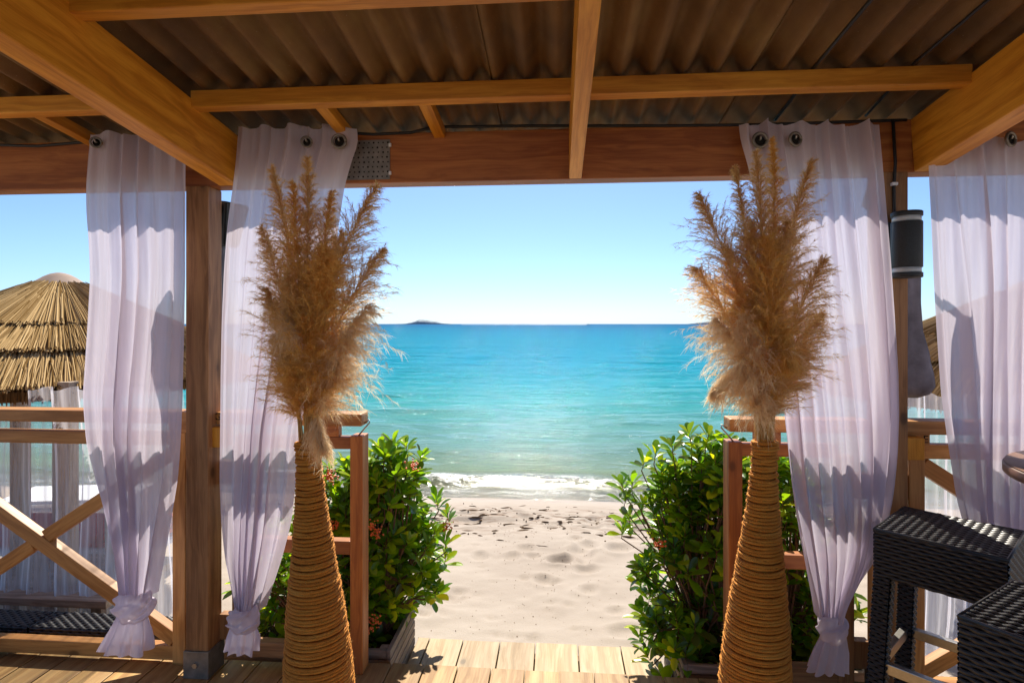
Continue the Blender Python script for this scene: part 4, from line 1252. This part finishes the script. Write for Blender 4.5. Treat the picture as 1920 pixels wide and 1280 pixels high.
# ================================================================== LAMP, BUNDLES, CABLES
lc = Py(1701, 459, CY)
lc.x = 1.300
zt, zb = 1.917, 1.672
lamp = thing("wall_lamp", (lc.x, CY - 0.0, zb), "black cylindrical up and down wall lamp with pale rings on the post", "lamp")
lathe("shade", [(0.0505, zb + 0.038), (0.0512, zb + 0.04), (0.0512, zt - 0.04), (0.0505, zt - 0.038)], M['lampgrey'], lamp, 40, Matrix.Translation((lc.x, CY - 0.005, 0)))
lathe("glass_ring", [(0.047, zt - 0.037), (0.047, zt - 0.017)], M['glassring'], lamp, 40, Matrix.Translation((lc.x, CY - 0.005, 0)))
lathe("glass_ring", [(0.047, zb + 0.017), (0.047, zb + 0.037)], M['glassring'], lamp, 40, Matrix.Translation((lc.x, CY - 0.005, 0)))
lathe("end_cap", [(0.0505, zt - 0.018), (0.0515, zt - 0.016), (0.0515, zt - 0.002), (0.049, zt)], M['lampgrey'], lamp, 40, Matrix.Translation((lc.x, CY - 0.005, 0)))
lathe("end_cap", [(0.049, zb), (0.0515, zb + 0.002), (0.0515, zb + 0.016), (0.0505, zb + 0.018)], M['lampgrey'], lamp, 40, Matrix.Translation((lc.x, CY - 0.005, 0)))
box("mount_plate", (lc.x - 0.045, CY + 0.035, zb + 0.03), (lc.x + 0.03, PF + 0.002, zt - 0.03), M['lampgrey'], lamp, 0.004)
tube("lamp_cable", [(lc.x - 0.01, PF - 0.006, 1.88), (lc.x - 0.012, PF - 0.006, 2.02), (lc.x - 0.006, PF - 0.005, 2.12), (lc.x - 0.014, PF - 0.004, 2.28)], 0.006, M['black'], lamp)
box("cable_clip", (lc.x - 0.022, PF - 0.014, 2.03), (lc.x, PF + 0.002, 2.042), M['white'], lamp, 0.002)

def bundle(pts, Y, label, cx_px):
    """pts: (photo y, half width px) top to bottom; a hanging roll of canvas tied to the beam"""
    n = 40
    V, Fc = [], []
    for j, (py, hw) in enumerate(pts):
        c = Py(cx_px, py, Y); r = hw / F_PX * Y
        for k in range(n):
            a = 2 * math.pi * k / n
            q = 1 + 0.10 * math.sin(5 * a + py * 0.01) + 0.12 * mnoise.noise(Vector((math.cos(a) * 2, math.sin(a) * 2, py * 0.02)))
            V.append((c.x + r * q * math.cos(a), Y + r * 0.7 * q * math.sin(a), c.z))
    for j in range(len(pts) - 1):
        for k in range(n):
            k2 = (k + 1) % n
            Fc.append((j * n + k, j * n + k2, (j + 1) * n + k2, (j + 1) * n + k))
    Fc.append(tuple(range(n))[::-1]); Fc.append(tuple((len(pts) - 1) * n + k for k in range(n)))
    c = Py(cx_px, pts[0][0], Y)
    t = thing("canvas_roll", (c.x, Y, c.z), label, "canvas roll")
    mesh_obj("canvas", V, Fc, M['canvas'], t, smooth=True)
    sx = 1.29 if c.x > 0 else -1.53
    tube("strap", [(c.x, Y, c.z - 0.03), (sx, Y - 0.05, 2.0), (sx, PF + 0.098, 2.16)], 0.012, M['canvas'], t)
bundle([(420, 10), (470, 16), (520, 20), (570, 20), (620, 24), (660, 33), (700, 42), (722, 44), (736, 36), (744, 18)], 2.56, "grey canvas roll hanging behind the lamp post", 1702)
bundle([(430, 22), (470, 30), (520, 29), (570, 26), (610, 20), (650, 17), (690, 15), (720, 10)], 2.54, "dark grey canvas roll hanging behind the post with the lower box", 398)

bx = Py(418, 420, 2.47)
fl = thing("equipment_box", (bx.x, 2.45, bx.z), "small dark angular box fixed on the outside of the wooden post", "box")
bm = bmesh.new()
bmesh.ops.create_cube(bm, size=1)
for v in bm.verts:
    v.co = Vector((v.co.x * (0.13 if v.co.z > 0 else 0.10), v.co.y * (0.13 if v.co.z > 0 else 0.08), v.co.z * 0.20))
bmesh.ops.bevel(bm, geom=list(bm.edges), offset=0.008, segments=2, affect='EDGES')
MB = Matrix.Translation((bx.x + 0.005, 2.49, bx.z)) @ Matrix.Rotation(R(-22), 4, 'Z') @ Matrix.Rotation(R(9), 4, 'Y')
bm_obj("housing", bm, M['lampgrey'], fl, MB)
tube("bracket", [(bx.x - 0.06, 2.395, bx.z), (bx.x - 0.03, 2.43, bx.z), (bx.x, 2.47, bx.z)], 0.012, M['black'], fl)
timber("front_grille", MB @ Vector((-0.045, -0.068, 0.06)), MB @ Vector((0.045, -0.068, 0.06)), 0.006, 0.05, M['black'], fl, 0.002)

def cable(pts, label, r=0.006):
    c = [Vector(p) for p in pts]
    fine = []
    for a, b in zip(c, c[1:]):
        for k in range(6):
            s = k / 6
            fine.append(a.lerp(b, s * s * (3 - 2 * s)))
    fine.append(c[-1])
    o = tube("cable", fine, r, M['black'], None, 7)
    tag(o, label, "cable")
    return o
cable([Py(-60, 270, PF + 0.005), Py(70, 274, PF + 0.004), Py(140, 268, PF + 0.004), Py(230, 262, PF + 0.004), Py(440, 256, PF + 0.005), Py(600, 246, PF + 0.006), Py(700, 252, PF + 0.006), Py(770, 249, PF + 0.006), Py(815, 238, PF + 0.008), Py(1000, 236, PF + 0.008), Py(1250, 236, PF + 0.008), Py(1420, 234, PF + 0.008), Py(1700, 225, PF + 0.008)], "black cable sagging along the top edge of the beam")
cx_ = Py(1560, 100, 1.6)
xv = round((Py(1600, 60, 1.7).x) / PITCH) * PITCH
cable([(xv, 0.9, roof_z(0.9) - 0.004), (xv + 0.004, 1.6, roof_z(1.6) - 0.004), (xv - 0.003, 1.985, roof_z(1.985) + 0.002), (xv + 0.003, 2.2, roof_z(2.2) - 0.003), (xv, 2.34, roof_z(2.34) - 0.008)], "black cable running along a corrugation of the roof sheet down to the beam", 0.006)
xv2 = xv + PITCH * 3
cable([(xv2 - 0.03, 1.0, roof_z(1.0) - 0.004), (xv2, 1.6, roof_z(1.6) - 0.006), (xv2 - 0.01, 1.98, roof_z(1.98) + 0.001), (xv2 + 0.01, 2.32, roof_z(2.32) - 0.01)], "grey-black cable under the roof sheet beside the rafter above the stools", 0.005)

# ================================================================== STOOLS AND TABLE
def weave(V, Fc, o, u, v, n, Wd, Hd, pitch, rowh, amp=0.0032):
    """ribbons of rattan passing over and under along u, stacked along v, on the face with normal n"""
    rows = max(1, round(Hd / rowh)); rh = Hd / rows
    segs = max(2, round(Wd / pitch)) * 3
    for r in range(rows):
        b = len(V)
        for i in range(segs + 1):
            s = Wd * i / segs
            z = amp * math.sin(math.pi * (i / 3.0 + r)) + amp
            c = o + u * s + v * (rh * (r + 0.5))
            V.append(c - v * rh * 0.5 + n * (z - 0.0022)); V.append(c - v * rh * 0.2 + n * (z + 0.0012))
            V.append(c + v * rh * 0.2 + n * (z + 0.0012)); V.append(c + v * rh * 0.5 + n * (z - 0.0022))
        for i in range(segs):
            for k in range(3):
                a = b + i * 4 + k
                Fc.append((a, a + 4, a + 5, a + 1))

def woven_box(name, parent, c0, ex, ey, ez, faces='xXyYzZ', pitch=0.02, rowh=0.0105, core=True):
    """c0 corner, ex/ey/ez edge vectors (may be skewed)"""
    ex, ey, ez, c0 = Vector(ex), Vector(ey), Vector(ez), Vector(c0)
    V, Fc = [], []
    lx, ly, lz = ex.length, ey.length, ez.length
    ux, uy, uz = ex / lx, ey / ly, ez / lz
    def fc(o, u, lu, v, lv):
        n = u.cross(v)
        ctr = c0 + (ex + ey + ez) / 2
        if n.dot(o + u * lu / 2 + v * lv / 2 - ctr) < 0: n = -n
        weave(V, Fc, o, u, v, n.normalized(), lu, lv, pitch, rowh)
    if 'y' in faces: fc(c0, ux, lx, uz, lz)
    if 'Y' in faces: fc(c0 + ey, ux, lx, uz, lz)
    if 'x' in faces: fc(c0, uy, ly, uz, lz)
    if 'X' in faces: fc(c0 + ex, uy, ly, uz, lz)
    if 'Z' in faces: fc(c0 + ez, ux, lx, uy, ly)
    o = mesh_obj(name, V, Fc, M['rattan'], parent, smooth=True, stuff=True)
    e = 0.0015
    pts = [c0 + ex * a + ey * b + ez * c for c in (0, 1) for b in (0, 1) for a in (0, 1)]
    ctr = sum(pts, Vector()) / 8
    pts = [ctr + (p - ctr) * 0.997 for p in pts]
    mesh_obj("core", pts, [(0, 2, 3, 1), (4, 5, 7, 6), (0, 1, 5, 4), (2, 6, 7, 3), (0, 4, 6, 2), (1, 3, 7, 5)], M['rattan_core'], o)
    return o

def stool(corner, ang, size, H, label):
    """corner: the seat corner nearest the curtain with the lamp; ang: direction of its left side"""
    root = thing("wicker_stool", (corner.x, corner.y, 0), label, "bar stool", "black wicker bar stools by the round table")
    ey = Vector((math.cos(ang), math.sin(ang), 0)); ex = Vector((math.cos(ang - math.pi / 2), math.sin(ang - math.pi / 2), 0))
    z = Vector((0, 0, 1))
    ap = 0.150
    c = Vector((corner.x, corner.y, H - ap))
    woven_box("seat", root, c, ex * size, ey * size, z * ap, 'xXyYZ', 0.024, 0.0115)
    # rolled rim cord
    rim = [c + z * (ap + 0.001) + p for p in (Vector(), ex * size, ex * size + ey * size, ey * size, Vector())]
    tube("rim_cord", rim, 0.006, M['rattan'], root, 6)
    lw = 0.044
    inner = size - lw
    spl = 0.030
    for a in (0, 1):
        for b in (0, 1):
            top = c + ex * (inner * a) + ey * (inner * b)
            off = ex * (spl * (1 if a else -1)) + ey * (spl * (1 if b else -1))
            bot = top + off; bot.z = 0.0
            woven_box("leg", root, bot, ex * lw, ey * lw, top - bot, 'xXyY', 0.0147, 0.011)
    zf = 0.375
    k = (H - ap - zf) / (H - ap)
    def leg_at(a, b): 
        p = c + ex * (inner * a + lw / 2) + ey * (inner * b + lw / 2) + (ex * (1 if a else -1) + ey * (1 if b else -1)) * spl * k
        return Vector((p.x, p.y, zf))
    for (a, b), (a2, b2) in (((0, 0), (1, 0)), ((1, 0), (1, 1)), ((1, 1), (0, 1)), ((0, 1), (0, 0))):
        p, q = leg_at(a, b), leg_at(a2, b2)
        d = (q - p).normalized()
        timber("footrest", p + d * 0.022, q - d * 0.022, 0.022, 0.034, M['steel'], root, 0.002)
    return root
SH = 0.82
fl_ = Pz(1640, 992, SH); bl_ = Pz(1695, 951, SH)
stool(fl_, math.atan2(bl_.y - fl_.y, bl_.x - fl_.x), 0.335, SH, "black wicker bar stool standing in front of the cross braced fence panel")
f2 = Pz(1799, 1156, SH); b2 = Pz(1898, 1092, SH)
stool(f2, math.atan2(b2.y - f2.y, b2.x - f2.x), 0.335, SH, "black wicker bar stool below the round table's edge, in front of the other stool")

tcn = Cd(1.735, 1.465, 0)
tab = thing("bar_table", tcn, "round brown bar table top above the black wicker stools", "table")
Mt = Matrix.Translation((tcn.x, tcn.y, 0))
TZ = 1.10
lathe("table_top", [(0.352, TZ - 0.004), (0.354, TZ - 0.002), (0.354, TZ)], M['table'], tab, 72, Mt)
lathe("edge_band", [(0.340, TZ - 0.034), (0.356, TZ - 0.033), (0.359, TZ - 0.030), (0.359, TZ - 0.008), (0.356, TZ - 0.0045), (0.34, TZ - 0.0045)], M['table_rim'], tab, 72, Mt)
lathe("column", [(0.032, 0.02), (0.032, TZ - 0.03)], M['steel'], tab, 24, Mt)
lathe("base", [(0.22, 0.0), (0.22, 0.012), (0.05, 0.028)], M['black'], tab, 40, Mt)

# ================================================================== THATCHED PARASOLS
def parasol(cx, cy, apex, label, seed, base_z):
    rr = random.Random(seed)
    t = thing("thatched_parasol", (cx, cy, base_z), label, "parasol", "thatched reed parasols on the beach")
    tiers = [(0.16, 0.075, 0.78, 0.375), (0.62, 0.325, 1.10, 0.535), (0.98, 0.500, 1.40, 0.735)]
    for ti, (ra, da, rb, db) in enumerate(tiers):
        # thatch bed under the reeds
        n = 64
        V, Fc = [], []
        for r, d in ((ra * 0.9, da + 0.02), (rb * 0.985, db + 0.014), (rb * 0.97, db + 0.07), (ra * 0.9, da + 0.09)):
            for k in range(n):
                a = 2 * math.pi * k / n
                V.append((cx + r * math.cos(a), cy + r * math.sin(a), apex - d))
        for j in range(4):
            for k in range(n):
                k2 = (k + 1) % n
                Fc.append((j * n + k, j * n + k2, ((j + 1) % 4) * n + k2, ((j + 1) % 4) * n + k))
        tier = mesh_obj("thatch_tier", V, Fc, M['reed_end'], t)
        V, Fc = [], []
        nr = int(2100 * (rb + 0.25))
        for i in range(nr):
            a = 2 * math.pi * (i + rr.random()) / nr
            a2 = a + rr.gauss(0, 0.018)
            s0 = rr.random() ** 1.5 * 0.55; s1 = 1.0 + rr.gauss(0, 0.022)
            w = rr.uniform(0.0030, 0.0058)
            lift = rr.uniform(0.0, 0.022)
            p = Vector((cx + (ra + (rb - ra) * s0) * math.cos(a), cy + (ra + (rb - ra) * s0) * math.sin(a), apex - da - (db - da) * s0 + lift))
            q = Vector((cx + (ra + (rb - ra) * s1) * math.cos(a2), cy + (ra + (rb - ra) * s1) * math.sin(a2), apex - da - (db - da) * s1 + lift * rr.uniform(0.3, 1.1)))
            sd = Vector((-math.sin(a), math.cos(a), 0)) * w
            up = Vector((0, 0, w * 1.2))
            b = len(V)
            V += [p - sd, p + up, p + sd, q - sd, q + up, q + sd]
            Fc += [(b, b + 1, b + 4, b + 3), (b + 1, b + 2, b + 5, b + 4), (b + 3, b + 4, b + 5)]
        mesh_obj("reeds", V, Fc, M['reed'], tier, stuff=True)
        # ragged cut ends
        V, Fc = [], []
        for i in range(int(1500 * rb)):
            a = rr.uniform(0, 2 * math.pi)
            r = rb * rr.uniform(0.955, 1.0)
            ln = rr.uniform(0.02, 0.065) * (1.35 if ti == 2 else 1.0)
            p = Vector((cx + r * math.cos(a), cy + r * math.sin(a), apex - db + rr.uniform(-0.01, 0.008)))
            q = p + Vector((math.cos(a + rr.gauss(0, 0.9)) * 0.018, math.sin(a + rr.gauss(0, 0.9)) * 0.018, -ln))
            sd = Vector((-math.sin(a), math.cos(a), 0)) * rr.uniform(0.0025, 0.005)
            b = len(V)
            V += [p - sd, p + sd, q + sd * 0.8, q - sd * 0.8]
            Fc.append((b, b + 1, b + 2, b + 3))
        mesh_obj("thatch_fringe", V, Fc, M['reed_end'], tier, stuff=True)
    lathe("cap", [(0.215, apex - 0.100), (0.212, apex - 0.094), (0.15, apex - 0.055), (0.10, apex - 0.018), (0.06, apex + 0.004), (0.025, apex + 0.014), (0.005, apex + 0.016)], M['cap'], t, 48, Matrix.Translation((cx, cy, 0)))
    tube("pole", [(cx, cy, base_z - 0.1), (cx, cy, apex - 0.09)], 0.045, M['bench'], t, 14)
    for k in range(6):
        a = 2 * math.pi * k / 6 + 0.3
        tube("rib", [(cx + 0.05 * math.cos(a), cy + 0.05 * math.sin(a), apex - 0.16), (cx + 1.3 * math.cos(a), cy + 1.3 * math.sin(a), apex - 0.76)], 0.018, M['bench'], t, 6)
    return t
pc = Py(112, 515, 4.02)
PX, PYY, PA = pc.x, 4.02, pc.z
parasol(PX, PYY, PA, "thatched reed parasol with brown cap behind the knotted curtain and fence", 2, sand_z(PX, PYY))
pc2 = Py(1930, 530, 4.35)
parasol(pc2.x, 4.35, pc2.z, "thatched reed parasol glimpsed beside the lamp post behind the stools", 6, sand_z(pc2.x, 4.35))

# posts and thin veils of the shaded lounge under the parasol
RIMZ = PA - 0.76
for px, Yp in ((118, 3.0), (28, 3.1), (205, 3.6)):
    p = Py(px, 800, Yp)
    o = box("lounge_post", (p.x - 0.035, Yp, sand_z(p.x, Yp) - 0.05), (p.x + 0.035, Yp + 0.07, RIMZ + 0.06 + (0.13 if Yp > 3.5 else 0.0)), M['bench'], None, 0.004)
    lb = {118: "pale timber post under the thatch rim seen through the fence's cross brace", 28: "pale timber post of the veiled lounge farther from the knotted curtain", 205: "pale timber post of the veiled lounge behind the knotted curtain"}[px]
    tag(o, lb, "post", "posts of the veiled beach lounge")
def veil(x0, x1, Y, z0, z1, label, seed, folds, gather=0.0):
    rr = random.Random(seed)
    V, Fc = [], []
    rows, cols = 40, 160
    for j in range(rows + 1):
        t = j / rows
        for i in range(cols + 1):
            s = i / cols
            x_ = x0 + (x1 - x0) * (s + 0.02 * mnoise.noise(Vector((s * 5, t * 2, seed))))
            x_ = x_ + gather * t * t * (0.5 - s) * (x1 - x0)
            ph = folds * 2 * math.pi * (s + 0.04 * mnoise.noise(Vector((s * 4, t, seed + 2))))
            y_ = Y + 0.022 * math.sin(ph) + 0.012 * math.sin(2.3 * ph + 1) + 0.05 * mnoise.noise(Vector((s * 3, t * 2, seed + 5)))
            V.append((x_, y_, z1 + (z0 - z1) * t + 0.01 * math.sin(ph)))
    n = cols + 1
    for j in range(rows):
        for i in range(cols):
            k = j * n + i
            Fc.append((k, k + n, k + n + 1, k + 1))
    o = mesh_obj("veil", V, Fc, M['veil'], None, smooth=True)
    return tag(o, label, "veil", "thin veils hung round the lounges")
vx0 = Py(-120, 800, 2.93).x; vx1 = Py(345, 800, 2.93).x
veil(vx0, vx1, 2.93, -0.22, RIMZ + 0.035, "thin white veil hanging below the thatch rim behind the crossed braces", 5, 9)
wx0 = Py(1700, 800, 2.95).x; wx1 = Py(2000, 800, 2.95).x
pz2 = pc2.z - 0.76
veil(wx0, wx1, 3.12, -0.25, pz2 + 0.10, "thin white veil hanging below thatch behind the stools", 15, 8)

# ---------------------------------------------------------------- low wicker benches behind the fence
def low_bench(x0, x1, y0, y1, z1, label):
    zb = sand_z((x0 + x1) / 2, (y0 + y1) / 2) - 0.02
    t = thing("wicker_bench", ((x0 + x1) / 2, (y0 + y1) / 2, zb), label, "bench", "low black wicker benches outside the fence")
    for k, (a, b) in enumerate(((x0, (x0 + x1) / 2 - 0.006), ((x0 + x1) / 2 + 0.006, x1))):
        woven_box("seat", t, (a, y0, z1 - 0.16), (b - a, 0, 0), (0, y1 - y0, 0), (0, 0, 0.16), 'xXyYZ', 0.024, 0.016)
    for a in (x0 + 0.02, x1 - 0.07):
        for b in (y0 + 0.01, y1 - 0.06):
            box("leg", (a, b, zb), (a + 0.05, b + 0.05, z1 - 0.158), M['black'], t, 0.003)
low_bench(-3.3, -1.66, 2.49, 2.63, 0.075, "low black wicker bench outside the fence before the thatched parasol")

# ---------------------------------------------------------------- loungers and table on the sand behind the left fence
def sunbed(cx, cy, L, Wd, ang, mat, label, frame='white'):
    z = sand_z(cx, cy)
    Mx = Matrix.Translation((cx, cy, z)) @ Matrix.Rotation(ang, 4, 'Z')
    t = thing("sunbed", None, label, "sunbed", "sunbeds on the sand", Mx)
    def lb(n, lo, hi, m, bev=0.01):
        bm = bmesh.new(); bmesh.ops.create_cube(bm, size=1)
        lo, hi = Vector(lo), Vector(hi)
        for v in bm.verts:
            v.co = Vector(((lo.x + hi.x) / 2 + v.co.x * (hi.x - lo.x), (lo.y + hi.y) / 2 + v.co.y * (hi.y - lo.y), (lo.z + hi.z) / 2 + v.co.z * (hi.z - lo.z)))
        bmesh.ops.bevel(bm, geom=list(bm.edges), offset=bev, segments=2, affect='EDGES')
        return bm_obj(n, bm, m, t, Mx)
    lb("frame", (-L / 2, -Wd / 2, 0.24), (L / 2, Wd / 2, 0.29), M[frame])
    lb("mattress", (-L / 2 + 0.03, -Wd / 2 + 0.02, 0.285), (L / 2 - 0.03, Wd / 2 - 0.02, 0.36), M[mat], 0.025)
    for a in (-1, 1):
        for b in (-1, 1):
            lb("leg", (a * (L / 2 - 0.1) - 0.025, b * (Wd / 2 - 0.05) - 0.02, -0.03), (a * (L / 2 - 0.1) + 0.025, b * (Wd / 2 - 0.05) + 0.02, 0.245), M[frame], 0.004)
    bm = bmesh.new(); bmesh.ops.create_cube(bm, size=1)
    for v in bm.verts: v.co = Vector((v.co.x * 0.6, v.co.y * (Wd - 0.05), v.co.z * 0.06))
    bmesh.ops.bevel(bm, geom=list(bm.edges), offset=0.02, segments=2, affect='EDGES')
    bm_obj("backrest", bm, M[mat], t, Mx @ Matrix.Translation((L / 2 - 0.22, 0, 0.44)) @ Matrix.Rotation(R(-28), 4, 'Y'))
s1 = Pz(100, 1012, -0.15)
sunbed(s1.x, s1.y, 1.9, 0.62, R(4), 'red', "red cushioned sunbed on the sand seen through the veil and fence")
s2 = Pz(60, 1000, -0.15)
sunbed(s2.x - 0.2, s2.y + 0.9, 1.6, 0.6, R(10), 'white', "white sunbed beside the red one seen through the veil")
# low table
tp = Pz(110, 1075, 0.02)
tt = thing("low_table", (tp.x, tp.y, sand_z(tp.x, tp.y)), "low pale timber table under the thatched parasol", "table")
for k in range(5):
    box("board", (tp.x - 0.55, tp.y - 0.30 + k * 0.12, -0.02), (tp.x + 0.55, tp.y - 0.30 + k * 0.12 + 0.113, 0.02), M['bench'], tt, 0.003)
for a in (-0.45, 0.45):
    for b in (-0.22, 0.22):
        box("leg", (tp.x + a - 0.03, tp.y + b - 0.03, sand_z(tp.x, tp.y) - 0.04), (tp.x + a + 0.03, tp.y + b + 0.03, -0.021), M['bench'], tt, 0.003)

# ================================================================== LITTER ON THE SAND
V, Fc = [], []
lr = random.Random(21)
def chip(x, y, lx, ly, lz, rot, V, Fc):
    z = sand_z(x, y)
    b = len(V)
    ca, sa = math.cos(rot), math.sin(rot)
    for dz, s in ((-0.2, 1.0), (1.0, 0.55)):
        for k in range(6):
            a = 2 * math.pi * k / 6
            q = s * lr.uniform(0.7, 1.2)
            dx, dy_ = lx * q * math.cos(a), ly * q * math.sin(a)
            V.append((x + dx * ca - dy_ * sa, y + dx * sa + dy_ * ca, z + dz * lz))
    for k in range(6):
        k2 = (k + 1) % 6
        Fc.append((b + k, b + k2, b + 6 + k2, b + 6 + k))
    Fc.append(tuple(b + 6 + k for k in range(6)))
for _ in range(1300):
    y = lr.gauss(6.0, 0.42); x = lr.uniform(-6, 6)
    if not 4.9 < y < 6.9: continue
    chip(x, y, 0.008 + 0.09 * lr.random() ** 2.5, lr.uniform(0.004, 0.014), lr.uniform(0.003, 0.012), lr.gauss(0, 0.35), V, Fc)
tag(mesh_obj("seaweed_litter", V, Fc, M['weed'], None, smooth=True), "dark bits of dried seaweed strewn along the tide line", None, None, "stuff")
V, Fc = [], []
for _ in range(900):
    y = 3.0 + lr.random() ** 0.8 * 2.6; x = lr.gauss(0.05, 0.5) if lr.random() < 0.6 else lr.uniform(-4, 4)
    s = lr.uniform(0.0012, 0.0042)
    chip(x, y, s, s * 0.8, s * 1.1, lr.uniform(0, 3), V, Fc)
tag(mesh_obj("pebble_litter", V, Fc, M['pebble'], None, smooth=True), "fine brown grit and twigs scattered over the dry sand", None, None, "stuff")
